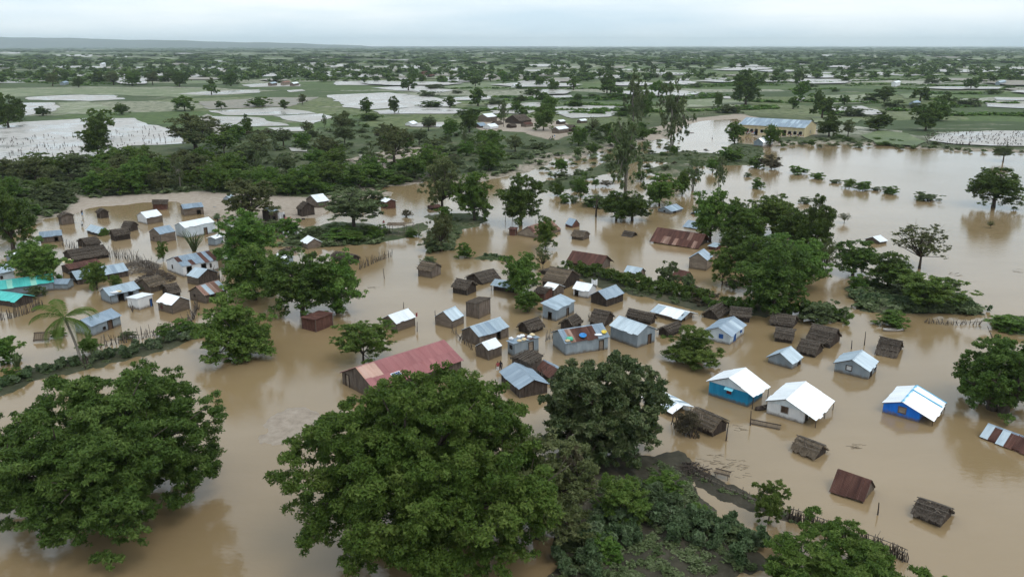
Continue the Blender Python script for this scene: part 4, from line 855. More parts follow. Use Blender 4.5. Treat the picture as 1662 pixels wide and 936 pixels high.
hut(zSC, (460, 690), (600, 705), (700, 660), 70, 'A', 'flat', 'plaster_white', rm='tin_bright', rise=1.4, z0=LZ, simple=True, label='small grey gabled hut with white roof below the school', wm2='tin_wall')
OUT = 'single roofs out on the plain'
for (zn_, B_, C_, e_, kw, lb) in (
    (F3, (1045, 418), (1068, 412), 20, dict(wall='flat', wmat='plaster_white', rm='tin_bright'), 'white hut among dark trees on the plain at right'),
    (F3, (1140, 515), (1164, 508), 18, dict(wall='flat', wmat='tin_wall', rm='tin_dull'), 'blue-grey hut on the green plain right of the school'),
    (F3, (1545, 410), (1575, 404), 14, dict(wall='flat', wmat='tin_wall', rm='tin_pale'), 'pale hut on the plain at the far right'),
    (F1, (310, 412), (332, 407), 12, dict(wall='flat', wmat='tin_wall', rm='tin_dull'), 'small blue roof beside the left-hand hedgerow on the plain'),
    (F1, (495, 330), (512, 326), 22, dict(wall='flat', wmat='plaster_white', rm='tin_bright'), 'white speck of a house in the distant left woods'),
    (F1, (1310, 415), (1335, 411), 12, dict(wmat='wood', rm='tin_pale'), 'first hut of the pale row on the plain'),
    (F1, (1370, 412), (1400, 408), 14, dict(wmat='wood_pale', rm='tin_rust_light'), 'brownish hut in the middle of the pale row on the plain'),
    (F1, (1415, 416), (1440, 412), 12, dict(wmat='wood', rm='tin_bright'), 'last white hut of the pale row on the plain'),
    (F1, (268, 354), (286, 351), 12, dict(wmat='wood_red', rm='tin_rust_light'), 'red-roofed hut in the distant left woods'),
    (F2, (850, 424), (872, 418), 8, dict(wall='flat', wmat='plaster_white', rm='tin_bright', pitch=40), 'white tent-like roof alone on the green field'),
    (F2, (405, 366), (432, 362), 16, dict(wmat='wood_red', rm='tin_rust'), 'brown hut by the bare mud field'),
    (F2, (440, 376), (462, 372), 10, dict(wmat='wood_dark', rm='tin_rust'), 'dark little hut right of the brown one by the mud field'),
    (F2, (355, 608), (378, 602), 10, dict(wall='flat', wmat='plaster_white', rm='tin_bright'), 'white hut at the edge of the thicket left of the far hamlet'),
    (F2, (440, 612), (468, 606), 14, dict(wmat='wood_dark', rm='tin_rust'), 'dark open hut at the edge of the thicket left of the far hamlet')):
    hut(zn_, None, B_, C_, e_, 'A', z0=LZ + 0.1, simple=True, group=OUT, label=lb, la=4.0, **kw)

# ------------------------------------------------------------------ plants
def leaves(name, centers, radii, n, size, mat, seed, flat=0.75, up=0.35, aspect=1.8, droop=0.0, fill=0.2, jitter=0.55, shell=0.6, sub=7):
    """crown of n leaf faces gathered in clumps (centres, radii)"""
    r = np.random.default_rng(seed); C = np.asarray(centers, float); Rd = np.asarray(radii, float)
    ct = r.random(len(C))
    if sub:                                              # sprays of twigs on every clump
        m_ = len(C) * sub; k0 = np.repeat(np.arange(len(C)), sub); e = r.normal(size=(m_, 3)); e /= np.linalg.norm(e, axis=1)[:, None]
        e[:, 2] = np.where((e[:, 2] < -0.2) & (r.random(m_) < 0.5), -e[:, 2], e[:, 2])
        o3 = e * (Rd[k0] * r.uniform(0.45, 1.15, m_))[:, None]; o3[:, 2] *= flat
        C = C[k0] + o3; Rd = Rd[k0] * r.uniform(0.26, 0.52, m_); ct = np.clip(ct[k0] * .55 + r.random(m_) * .45, 0, 1)
    w = Rd ** 2; w /= w.sum(); k = r.choice(len(C), n, p=w)
    d = r.normal(size=(n, 3)); d /= np.linalg.norm(d, axis=1)[:, None]
    d[:, 2] = np.where((d[:, 2] < -0.3) & (r.random(n) < 0.6), -d[:, 2], d[:, 2])
    rr = np.where(r.random(n) < fill, r.random(n) ** 0.5 * shell, shell + (1.08 - shell) * r.random(n))
    off = d * (rr * Rd[k])[:, None]; off[:, 2] *= flat
    P = C[k] + off
    nrm = d * (1 - up) + np.array([0, 0, up]) + r.normal(size=(n, 3)) * jitter; nrm /= np.linalg.norm(nrm, axis=1)[:, None]
    t = np.cross(nrm, r.normal(size=(n, 3))); t /= np.linalg.norm(t, axis=1)[:, None] + 1e-9
    t[:, 2] -= droop; t /= np.linalg.norm(t, axis=1)[:, None]
    b = np.cross(nrm, t); b /= np.linalg.norm(b, axis=1)[:, None] + 1e-9
    s = size * r.uniform(0.6, 1.35, n); t = t * (s * aspect / 2)[:, None]; b = b * (s / 2)[:, None]
    bend = nrm * (s * 0.18)[:, None]
    V = np.stack([P - t * .6 - b, P - t * .6 + b, P + t * 1.15 - bend], 1).reshape(-1, 3)
    F = np.arange(3 * n).reshape(n, 3)
    tint = np.clip(0.62 * ct[k] + 0.38 * r.random(n) + r.normal(0, 0.06, n), 0, 1)
    return quads(name, V, F, MATS[mat], {'tint': np.repeat(tint, 3)})
def crown_clumps(seed, n, rx, rz, cz, rc, low=-0.55, layers=0, rough=0.12):
    r = np.random.default_rng(seed); C, R = [], []
    while len(C) < n:
        d = r.normal(size=3); d /= np.linalg.norm(d); q = r.random() ** 0.38
        p = d * q
        if p[2] < low: continue
        a = math.atan2(p[1], p[0]); lob = 1 + rough * math.sin(a * 3 + seed) + rough * 0.8 * math.sin(a * 5 + seed * 2.3)
        sk = 1.0 if p[2] > 0 else min(1.7, .9 / max(.3, math.sqrt(1 - p[2] ** 2)))   # skirts hang full at the bottom
        x, y, z = p[0] * rx * lob * sk, p[1] * rx * lob * sk, cz + p[2] * rz
        if layers: z = cz - rz * 0.6 + round((z - cz + rz * 0.6) / (1.6 * rz / layers)) * (1.6 * rz / layers) + r.uniform(-.1, .1) * rz / layers
        C.append((x, y, z)); R.append(rc * r.uniform(0.65, 1.25) * (1.15 - 0.35 * q))
    return np.array(C), np.array(R)
def trunk_mesh(C, hb, r0, seed, mat='bark', limbs=7, lean=0.0, stems=1, base=-0.6, twig=0.25):
    rnd = random.Random(seed); m = MB(); idx = list(range(len(C))); rnd.shuffle(idx); tops = []
    for sN in range(stems):
        a = rnd.uniform(0, 6.28); fx, fy = math.cos(a) * r0 * (1.2 if stems > 1 else 0), math.sin(a) * r0 * (1.2 if stems > 1 else 0)
        tx, ty = lean * rnd.uniform(.4, 1) + fx * 2, rnd.uniform(-.3, .3) * lean + fy * 2
        p = [(fx, fy, base), (fx + tx * .15, fy + ty * .15, hb * .3), (fx + tx * .55, fy + ty * .55, hb * .7), (fx + tx, fy + ty, hb)]
        m.tube(p, [r0 * 1.3, r0, r0 * .85, r0 * .7], 8); tops.append(Vector(p[-1]))
    for k in idx[:limbs]:
        c = Vector(C[k]); s = min(tops, key=lambda q: (q - c).length) - Vector((0, 0, rnd.uniform(0, .12) * hb))
        mid = s.lerp(c, .5) + Vector((rnd.uniform(-1, 1), rnd.uniform(-1, 1), rnd.uniform(-.2, .8))) * (c - s).length * .12
        m.tube([s, mid, c], [r0 * .55, r0 * .36, r0 * .1], 6)
        for q in range(2):
            e = c + Vector((rnd.uniform(-1, 1), rnd.uniform(-1, 1), rnd.uniform(0, 1))) * (c - s).length * twig
            m.tube([mid.lerp(c, .5), e], [r0 * .18, r0 * .05], 4)
    return m.me('trunk', MATS[mat], True)
KINDS = {}
def kind(key, variants, fn): KINDS[key] = [fn(100 * len(KINDS) + i) for i in range(variants)]
def mk(seed, nleaf, size, mat, clumps, rx, rz, cz, rc, hb, r0, tm='bark', **k):
    ck = {a: k.pop(a) for a in ('low', 'layers', 'rough') if a in k}; tk = {a: k.pop(a) for a in ('limbs', 'lean', 'stems', 'twig') if a in k}
    C, R = crown_clumps(seed, clumps, rx, rz, cz, rc, **ck)
    return leaves('crown', C, R, nleaf, size, mat, seed, **k), trunk_mesh(C, hb, r0, seed, tm, **tk)
# every kind is modelled 10 m across and 10 m tall, then scaled to its size
kind('round', 3, lambda s: mk(s, 22000, .20, 'leaf_dark', 64, 3.7, 4.3, 4.9, 1.42, 2.2, .3, low=-.93, rough=.12))
kind('leafy', 3, lambda s: mk(s, 22000, .20, 'leaf_mid', 68, 3.7, 4.4, 4.8, 1.42, 2.0, .28, low=-.95, rough=.2))
kind('bright', 3, lambda s: mk(s, 21000, .20, 'leaf_bright', 64, 3.8, 4.3, 4.7, 1.42, 2.0, .22, low=-.95, rough=.2))
kind('dome', 2, lambda s: mk(s, 21000, .20, 'leaf_bright', 76, 3.9, 6.2, 2.9, 1.2, 2.0, .22, low=-.4, rough=.2))
kind('feather', 3, lambda s: mk(s, 20000, .16, 'leaf_bright', 80, 4.0, 4.1, 4.9, 1.1, 2.0, .18, low=-.95, rough=.25, flat=.6, aspect=3.0, up=.6, droop=.25, fill=.5))
kind('umbrella', 2, lambda s: mk(s, 20000, .17, 'leaf_grey', 80, 4.3, 3.2, 6.0, 1.0, 3.4, .26, low=-.7, layers=4, flat=.6, up=.7, aspect=2.2, limbs=11))
kind('brown', 2, lambda s: mk(s, 18000, .18, 'leaf_olive', 66, 4.1, 3.8, 5.5, 1.1, 2.8, .32, low=-.8, limbs=14, rough=.2, fill=.45))
kind('bare', 2, lambda s: mk(s, 6500, .18, 'leaf_olive', 70, 4.2, 3.6, 5.8, .85, 2.8, .18, 'bark', limbs=34, twig=.4, fill=.6, shell=.5))
kind('slender', 3, lambda s: mk(s, 5200, .2, 'leaf_grey', 56, 3.4, 4.4, 5.6, .75, 7.0, .17, 'bark_pale', low=-.9, flat=1.3, droop=.9, aspect=3.2, limbs=24, lean=.3, stems=2, fill=.6, shell=.3, rough=.3))
kind('shrub', 4, lambda s: mk(s, 9500, .32, 'leaf_mid', 44, 4.2, 5.4, 3.4, 1.4, 2.0, .15, low=-.6, rough=.25))
kind('greybush', 3, lambda s: mk(s, 9500, .32, 'leaf_grey', 44, 4.2, 5.4, 3.4, 1.35, 2.0, .15, low=-.6, rough=.28))
kind('drybush', 2, lambda s: mk(s, 7500, .28, 'leaf_brown', 38, 4.2, 5.0, 3.6, 1.35, 2.4, .12, low=-.6, limbs=18, fill=.5, rough=.2))
kind('far', 4, lambda s: mk(s, 1500, .75, 'leaf_dark', 24, 3.8, 4.2, 5.0, 1.4, 3.0, .4, low=-.93, rough=.3, limbs=3))
kind('farpale', 3, lambda s: mk(s, 1500, .72, 'leaf_mid', 24, 3.9, 4.0, 4.8, 1.35, 3.0, .4, low=-.93, rough=.3, limbs=3))
TREENO = [0]
def tree_at(p, kd, D, H, label, group=None, name='tree', cat='tree', mat=None):
    v = KINDS[kd]; TREENO[0] += 1; cr, tr = v[TREENO[0] % len(v)]
    t = empty(name, p, random.uniform(0, 6.28)); t.scale = (D / 8.8, D / 8.8, H / 9.6)
    tag(t, label, cat, group); part('crown', cr, t); part('trunk', tr, t); return t
def tree(kd, x, yb, w, h, label, group=None, z=0.0, name='tree', cat='tree'):
    """tree standing at photo point (x, yb), w wide and h high in photo pixels"""
    p = at(x, yb, z); k = ppm(p)
    dep = math.atan2(CAM_H, p.y)
    H = max(1.0, (h / k - w / k * 0.5 * math.sin(dep) * 0.35) / math.cos(dep))
    return tree_at(p, kd, w / k * 1.06, H * 1.06, label, group, name, cat)

# --- the big foreground trees, each with its own crown
def big_tree(name, label, px, py, zc, rx, rz, mat, n, size, seed, clumps=90, rc=2.3, hb=None, r0=.55, low=-.7, **k):
    c = at(px, py, zc); t = empty(name, (c.x, c.y, 0)); tag(t, label, 'tree')
    lk = {a: k.pop(a) for a in ('limbs', 'stems', 'twig', 'tm') if a in k}
    C, R = crown_clumps(seed, clumps, rx * .86, rz * .86, zc, rc, low, rough=k.pop('rough', .1))
    part('crown', leaves('crown', C, R, n, size, mat, seed, **k), t)
    part('trunk', trunk_mesh(C, hb or zc * .6, r0, seed, lk.pop('tm', 'bark'), limbs=lk.get('limbs', 22), stems=lk.get('stems', 2), twig=lk.get('twig', .25)), t)
    return t
big_tree('tamarind_tree', 'wide dark feathery tree filling the lower left corner', 165, 736, 6.3, 11.8, 7.2, 'leaf_dark', 220000, .155, 11, 360, 1.45, flat=.65, up=.5, aspect=2.4, rough=.14, fill=.3, low=-.8)
big_tree('tamarind_tree', 'huge green tree at the bottom centre in front of the pink roof', 694, 772, 7.6, 11.8, 8.8, 'leaf_mid', 290000, .155, 29, 430, 1.5, flat=.75, up=.45, aspect=2.2, rough=.08, low=-.8)
big_tree('thorn_tree', 'thinner brownish-green tree on the right flank of the huge centre tree', 868, 790, 5.0, 6.2, 5.8, 'leaf_olive', 46000, .15, 37, 120, 1.1, flat=.6, up=.5, aspect=2.2, fill=.5, limbs=24, twig=.35, r0=.35, tm='bark')
big_tree('mango_tree', 'glossy dark-leaved tree right of the huge centre tree', 980, 664, 5.2, 7.0, 6.3, 'leaf_mango', 95000, .18, 41, 210, 1.2, aspect=2.8, up=.4, flat=.8, low=-.8)
big_tree('feathery_tree', 'bright green feathery small tree below the glossy tree', 1005, 812, 2.0, 3.2, 2.4, 'leaf_bright', 24000, .12, 43, 60, .7, flat=.5, aspect=3, up=.6, r0=.16, fill=.4)
big_tree('feathery_tree', 'spreading feathery green tree at the bottom edge by the stick fence', 1375, 946, 2.0, 8.6, 2.8, 'leaf_mid', 85000, .125, 47, 180, .95, flat=.55, aspect=3, up=.6, r0=.25, fill=.4, rough=.2)
big_tree('round_tree', 'dark round tree cut by the right edge beside the blue house', 1632, 610, 4.2, 5.6, 4.8, 'leaf_dark', 70000, .155, 53, 150, 1.1, low=-.85)
# --- trees and bushes one can single out in the village
for a in (
    ('dome', 388, 574, 132, 112, 'bright green bushy tree in the channel left of the red-brown box shed'),
    ('feather', 590, 588, 92, 72, 'light green sapling leaning over the water behind the pink roof'),
    ('dome', 1122, 590, 94, 66, 'dense round green bush beside the pale house with blue shutters'),
    ('feather', 1247, 850, 60, 70, 'yellow-green sapling at the corner of the stick fence'),
    ('round', 492, 512, 118, 105, 'left half of the pair of big leafy trees by the pole fence'),
    ('leafy', 548, 508, 96, 98, 'right half of the pair of big leafy trees by the pole fence'),
    ('leafy', 400, 432, 94, 88, 'tall leafy tree behind the long white-walled house'),
    ('leafy', 414, 486, 100, 92, 'leafy tree just below the tall one by the long white-walled house'),
    ('bright', 68, 465, 86, 78, 'leafy green tree above the turquoise roof'),
    ('round', 22, 405, 78, 105, 'dark tree at the left edge by the wooden hut with dark doorway'),
    ('umbrella', 575, 378, 112, 74, 'flat-topped acacia shading the green islet'),
    ('brown', 410, 362, 88, 72, 'brown-green tree on the bank above the leafy trees'),
    ('leafy', 846, 480, 68, 68, 'leafy pole tree standing among the central huts'),
    ('leafy', 856, 506, 46, 40, 'lower leafy mass of the pole tree among the central huts'),
    ('brown', 718, 350, 64, 92, 'olive tree at the mouth of the channel, left of three'),
    ('leafy', 770, 358, 68, 76, 'middle tree of three at the mouth of the channel'),
    ('round', 845, 366, 76, 80, 'umbrella-round tree with clear trunk at the mouth of the channel'),
    ('brown', 716, 408, 46, 60, 'sparse feathery shrub on the small islet in the channel'),
    ('bright', 885, 406, 36, 54, 'light tree in front of the rusty red roof with pale gable'),
    ('bare', 881, 440, 28, 40, 'thin grey sapling behind the leafy pole tree'),
    ('slender', 1013, 325, 84, 118, 'tall slender pale-trunked tree beside the drowned lane'),
    ('round', 1000, 358, 54, 44, 'dark-trunked tree in water, left of the two under the slender tree'),
    ('round', 1026, 358, 60, 46, 'dark-trunked tree in water, right of the two under the slender tree'),
    ('bright', 1070, 334, 58, 52, 'yellow-green tree behind the farthest blue-grey tin house'),
    ('slender', 1124, 310, 38, 42, 'grey-green tree in the water left of the drooping one'),
    ('leafy', 1107, 318, 24, 42, 'narrow green shrub tree in the water behind the farthest tin house'),
    ('slender', 1166, 314, 30, 54, 'drooping willowy tree alone in the shallow lake'),
    ('slender', 1090, 246, 62, 102, 'tallest airy tree beside the shallow pale pond'),
    ('slender', 1028, 222, 46, 88, 'airy tree left of the tallest by the drowned lane'),
    ('leafy', 1045, 192, 34, 46, 'round tree at the far end of the drowned lane'),
    ('leafy', 1152, 392, 66, 82, 'left dark tree of the cluster beyond the rusty hall'),
    ('leafy', 1190, 384, 56, 64, 'second tree of the cluster beyond the rusty hall'),
    ('bright', 1254, 382, 82, 66, 'yellow-topped tree of the cluster facing the wide water'),
    ('round', 1318, 420, 66, 92, 'rightmost round tree of the cluster facing the wide water'),
    ('round', 1195, 420, 56, 52, 'small round tree low in the cluster beside the hall'),
    ('leafy', 1268, 425, 84, 48, 'broad low tree in the heart of the cluster'),
    ('feather', 1172, 462, 46, 62, 'light green feathery tree on the village side of the cluster'),
    ('round', 1255, 508, 116, 112, 'largest darkest tree of the cluster, above the stick-roofed sheds'),
    ('round', 1225, 470, 92, 86, 'dense tree filling the near left of the cluster'), ('leafy', 1302, 468, 86, 78, 'dense tree filling the near right of the cluster'), ('leafy', 1215, 395, 60, 60, 'middle tree at the back of the cluster'), ('round', 1288, 398, 60, 58, 'tree at the back between the yellow-topped and the rightmost one'),
    ('bare', 1338, 450, 30, 60, 'thin grey half-bare tree at the right of the cluster'),
    ('round', 1384, 446, 66, 56, 'dark bushy tree standing in water right of the cluster'),
    ('round', 1440, 470, 70, 60, 'dark bushy tree at the near end of the green spit'),
    ('bare', 1492, 436, 94, 70, 'wide half-bare tree with forked trunk in the right-hand water'),
    ('feather', 1505, 500, 118, 62, 'flat feathery tree spreading over the green spit'),
    ('round', 1612, 336, 84, 62, 'lone dark tree with its own reflection in the right-hand lake'),
    ('umbrella', 1628, 262, 34, 25, 'small lone tree at the far shore of the right-hand lake'),
    ('leafy', 942, 320, 30, 34, 'round-headed sapling with thin stem in the channel'),
    ('feather', 265, 424, 20, 34, 'small sapling in the water by the wooden hut with smooth blue roof'),
    ('bright', 158, 470, 40, 46, 'yellow-green shrub behind the coconut palm'),
    ('bright', 190, 470, 20, 26, 'little bright shrub beside the brushwood fence'),
): tree(*a)
for a in (
    ('leafy', 1192, 232, 32, 34, 'roundish tree at the left end of the school'), ('leafy', 1250, 236, 30, 32, 'tree standing right in front of the school'),
    ('round', 1345, 222, 40, 34, 'thick tree at the right end of the school'), ('brown', 1376, 222, 22, 26, 'brownish tree second from the right end of the school'), ('round', 1424, 212, 44, 28, 'low wide tree on the lake shore right of the school'),
    ('round', 1502, 212, 46, 42, 'biggest dark tree on the far lake shore'), ('leafy', 1524, 196, 44, 34, 'lighter tree just behind the biggest one on the far shore'), ('round', 1210, 170, 52, 50, 'large rounded tree on the green field behind the school'),
    ('round', 1328, 174, 20, 26, 'small dark tree on the field right behind the school roof'), ('round', 1435, 166, 32, 24, 'dark tree with short trunk on the far green field'), ('leafy', 1165, 175, 16, 24, 'slim tree on the yellow-green field'),
    ('round', 985, 152, 28, 30, 'dark bushy tree on the paddies above the slender trees'), ('leafy', 897, 148, 20, 20, 'little round tree on the middle paddies'), ('leafy', 875, 140, 18, 14, 'low round bush tree on the middle paddies'),
    ('round', 160, 256, 54, 60, 'nearer dark tree of the pair in the pale flooded field'), ('feather', 164, 228, 50, 52, 'upright bushy tree behind it in the pale flooded field'),
    ('brown', 318, 243, 84, 56, 'brown umbrella-shaped tree at the edge of the pale flooded field'), ('round', 14, 208, 50, 52, 'big dark tree at the left edge by the pale flooded field'), ('leafy', 34, 195, 20, 28, 'smaller tree touching the big dark one at the left edge'),
    ('round', 402, 222, 20, 32, 'small upright dark tree on the field dyke'), ('round', 595, 186, 22, 26, 'dark tree left of two on the paddy edge'), ('round', 640, 184, 18, 26, 'dark tree right of two on the paddy edge'),
    ('brown', 555, 216, 34, 34, 'reddish-brown tree beside the thicket'), ('umbrella', 560, 238, 36, 34, 'dark umbrella tree on the bare ground inside the thicket'), ('brown', 640, 268, 60, 62, 'big dark brown-green tree with thick trunk in the thicket'),
    ('round', 375, 140, 26, 22, 'dark ball-shaped tree on the green dyke'), ('round', 292, 141, 26, 22, 'right tree of the dark pair on the left plain'), ('round', 274, 133, 16, 16, 'left tree of the dark pair on the left plain'),
    ('leafy', 215, 140, 32, 22, 'middle tree of the hedgerow on the left plain'), ('brown', 185, 138, 26, 20, 'grey-brown tree of the hedgerow on the left plain'), ('brown', 86, 140, 22, 20, 'first tree of the hedgerow on the left plain'), ('round', 128, 142, 18, 16, 'dark bush tree left in the hedgerow on the left plain'), ('brown', 248, 138, 20, 20, 'pale brown tree near the right end of the hedgerow'),
    ('brown', 491, 170, 15, 16, 'lone little brown tree on the bare paddies'), ('round', 70, 188, 26, 14, 'low dark bush above the pale flooded field'), ('leafy', 198, 186, 26, 18, 'green bush on the dyke above the pale flooded field'), ('bright', 300, 180, 40, 24, 'bushy tree on the long green dyke'),
    ('round', 762, 215, 32, 32, 'dark tree at the left side of the far hamlet'), ('leafy', 732, 222, 30, 30, 'grey-green tree left of the dark one by the far hamlet'), ('bright', 882, 212, 42, 42, 'bright green tree in the middle of the far hamlet'), ('leafy', 890, 186, 26, 30, 'darker tree behind the bright one in the far hamlet'), ('slender', 817, 206, 20, 38, 'thin pale-stemmed tree in the yard of the far hamlet'), ('round', 992, 224, 32, 24, 'dark low tree between the far hamlet and the lane'), ('bare', 962, 216, 20, 26, 'thin dark tree right of the far hamlet'),
    ('leafy', 838, 180, 20, 16, 'small tree standing behind the far hamlet'), ('round', 938, 165, 16, 12, 'dark bush on the green paddies beyond the far hamlet'), ('round', 843, 168, 24, 12, 'low dark bush on the green paddies above the far hamlet'),
): tree(*a, z=LAND_Z)
# --- low bushes standing in the flood
BG = 'low bushes standing in the flood'
for kd, x, y, w, h, lb in (
    ('shrub', 754, 418, 28, 24, 'trim round bush alone in the channel'), ('greybush', 702, 408, 36, 24, 'grey-green bush on the small islet in the channel'), ('greybush', 697, 426, 22, 12, 'tuft behind the lone hut with boarded roof'),
    ('shrub', 1228, 272, 28, 20, 'green bush left of a pair at the lake edge'), ('drybush', 1252, 275, 36, 26, 'brown-green bush right of a pair at the lake edge'), ('shrub', 1182, 262, 44, 26, 'thick bush below the school tree'),
    ('shrub', 1228, 306, 22, 18, 'pair-topped bush alone in the lake'), ('greybush', 1213, 287, 12, 8, 'tiny bush in the lake near the willowy tree'), ('shrub', 1294, 282, 30, 13, 'first bush of the line across the lake'), ('shrub', 1328, 290, 26, 11, 'second bush of the line across the lake'),
    ('greybush', 1356, 297, 18, 7, 'third, smallest bush of the line across the lake'), ('bright', 1378, 306, 22, 16, 'upright light bush in the line across the lake'), ('shrub', 1400, 309, 28, 16, 'bushy middle of the line across the lake'), ('greybush', 1422, 309, 16, 7, 'flat little bush in the line across the lake'), ('shrub', 1444, 314, 28, 13, 'dark dome bush at the near end of the line across the lake'),
    ('greybush', 1505, 325, 40, 14, 'straggling low bush beyond the line across the lake'), ('greybush', 1306, 330, 20, 12, 'leafy tip of a drowned bush near the yellow-topped tree'), ('bare', 1370, 362, 22, 16, 'twiggy drowned bush right of the cluster'), ('bare', 1607, 370, 14, 12, 'bare twigs of a drowned bush in the right-hand lake'),
    ('shrub', 1635, 534, 60, 26, 'dense bush at the right edge above the dark round tree'), ('shrub', 1448, 528, 48, 24, 'round bush at the foot of the green spit'), ('greybush', 1325, 518, 70, 38, 'dark bush right of the largest tree of the cluster'), ('shrub', 1390, 470, 34, 26, 'bush at the tip of the green spit'),
    ('greybush', 970, 335, 46, 20, 'bushy patch left of the drowned sapling row') , ('shrub', 905, 318, 24, 22, 'leftmost bright bush of the sapling row in the channel'), ('shrub', 918, 330, 20, 18, 'second bright bush of the sapling row in the channel'), ('shrub', 962, 335, 30, 18, 'last bright bush of the sapling row in the channel'), ('greybush', 933, 330, 14, 14, 'grey bush between the bright ones in the channel'),
    ('greybush', 90, 330, 60, 40, 'scrubby bush on the bank left of the sandy path'), ('bright', 75, 318, 34, 30, 'bright bush on the bank left of the sandy path'), ('shrub', 20, 620, 30, 26, 'bush at the left edge above the dark feathery tree'), ('shrub', 12, 590, 46, 50, 'spiky dark bush at the left edge by the floating panel'),
    ('greybush', 1115, 470, 26, 30, 'tall reed-like bush left of the small dark red roof'), ('greybush', 1080, 466, 36, 46, 'plume of reeds rising from the hedge'), ('drybush', 925, 855, 60, 130, 'dry brown brush under the flank of the huge centre tree'), ('drybush', 1115, 705, 40, 46, 'grey twiggy bush by the thatched hut with long ridge pole'),
    ('shrub', 560, 388, 70, 20, 'low green bush on the islet under the acacia'), ('bright', 575, 392, 36, 18, 'bright green bush on the islet under the acacia'), ('shrub', 610, 385, 36, 22, 'bush at the right end of the acacia islet'), ('shrub', 470, 380, 40, 30, 'bush at the left end of the acacia islet'), ('greybush', 505, 385, 40, 22, 'grey bush on the acacia islet'),
    ('drybush', 660, 352, 18, 14, 'dry tuft by the thatched open shelter'), ('shrub', 668, 384, 26, 14, 'small bush on the drowned path'), ('shrub', 722, 358, 26, 26, 'palm-like bush at the top of the drowned path'),
    ('shrub', 1075, 800, 60, 34, 'green bush between the feathery small tree and the bank'), ('bright', 1130, 850, 44, 34, 'light bush among the prickly pears of the muddy yard'), ('greybush', 1180, 872, 56, 30, 'grey bush at the right of the muddy yard'), ('shrub', 980, 905, 60, 40, 'green bush at the left of the muddy yard'), ('shrub', 96, 548, 26, 18, 'small bush in the water left of the palm trunk'), ('greybush', 232, 470, 22, 14, 'grey weeds behind the white box shed'), ('shrub', 150, 455, 30, 20, 'bush at the eave of the long pale blue roof'), ('greybush', 208, 548, 26, 14, 'weeds inside the stake fence'), ('shrub', 300, 540, 40, 24, 'bush at the right end of the stake fence hedge'), ('greybush', 60, 480, 30, 20, 'weeds below the turquoise roof eave'), ('greybush', 440, 372, 40, 18, 'scrub at the foot of the brown-green bank tree'), ('shrub', 355, 420, 26, 20, 'bush at the back end of the long white-walled house'),
    ('drybush', 1140, 490, 50, 20, 'fallen dry branches at the back of the hedge'), ('shrub', 270, 545, 30, 22, 'bright bush at the end of the stake fence'), ('bright', 148, 575, 36, 30, 'bright bush at the foot of the coconut palm'),
): tree(kd, x, y, w, h, lb, BG, name='bush', cat='bush')
# --- thicket between the village and the fields: trees nobody can tell apart share a label per kind
THICK = {'umbrella': 'grey-green flat-topped tree in the thicket', 'round': 'dark round tree in the thicket', 'leafy': 'green leafy tree in the thicket', 'brown': 'olive-brown tree in the thicket', 'feather': 'light feathery tree in the thicket',
         'shrub': 'green shrub in the thicket', 'greybush': 'grey-green shrub in the thicket', 'slender': 'pale slender tree in the thicket', 'drybush': 'dry brown shrub in the thicket'}
def inside(px, py, poly): return sdist(np.array([[px, py]], float), np.array(poly, float))[0] > 0
MARKS = [(40, 190, 'the pale flooded field'), (160, 256, 'the dark pair of trees in the pale field'), (318, 243, 'the brown umbrella tree'), (70, 318, 'the left edge bank'), (160, 330, 'the start of the sandy path'), (255, 330, 'the red-brown broken shack'), (320, 325, 'the open-fronted wooden hut'), (410, 340, 'the brown-green bank tree'), (490, 335, 'the log hut in the yard'), (402, 222, 'the small upright tree on the dyke'), (555, 216, 'the reddish-brown tree'), (600, 262, 'the pen in the clearing'), (640, 268, 'the thick-trunked tree'), (575, 300, 'the flat-topped acacia'), (715, 270, 'the three channel trees'), (690, 215, 'the white hut left of the far hamlet'), (800, 205, 'the left yard of the far hamlet'), (890, 222, 'the footpath of the far hamlet'), (860, 275, 'the head of the channel'), (455, 290, 'the grey scrub above the yard'), (250, 280, 'the middle of the left scrub'), (500, 255, 'the heart of the thicket'),
         (800, 125, 'the middle paddies'), (940, 140, 'the green paddies'), (1050, 190, 'the drowned lane'), (1260, 150, 'the field behind the school'), (1400, 135, 'the white hut on the right plain'), (1560, 150, 'the far right fields'), (1100, 120, 'the long hedge of the plain'), (600, 120, 'the mud field of the plain'), (430, 130, 'the pale row of huts'), (250, 112, 'the distant left woods'), (60, 115, 'the far left fields'), (1240, 120, 'the woods behind the school'), (1620, 112, 'the far right woods'), (1330, 220, 'the school'), (1560, 205, 'the biggest far-shore tree'), (700, 150, 'the wide pale paddies'), (1000, 265, 'the tall slender tree'), (1150, 255, 'the shallow pond'), (1090, 225, 'the tallest airy tree')]
def near_mark(x, y): return min(MARKS, key=lambda m: (m[0] - x) ** 2 + (2.2 * (m[1] - y)) ** 2)[2]
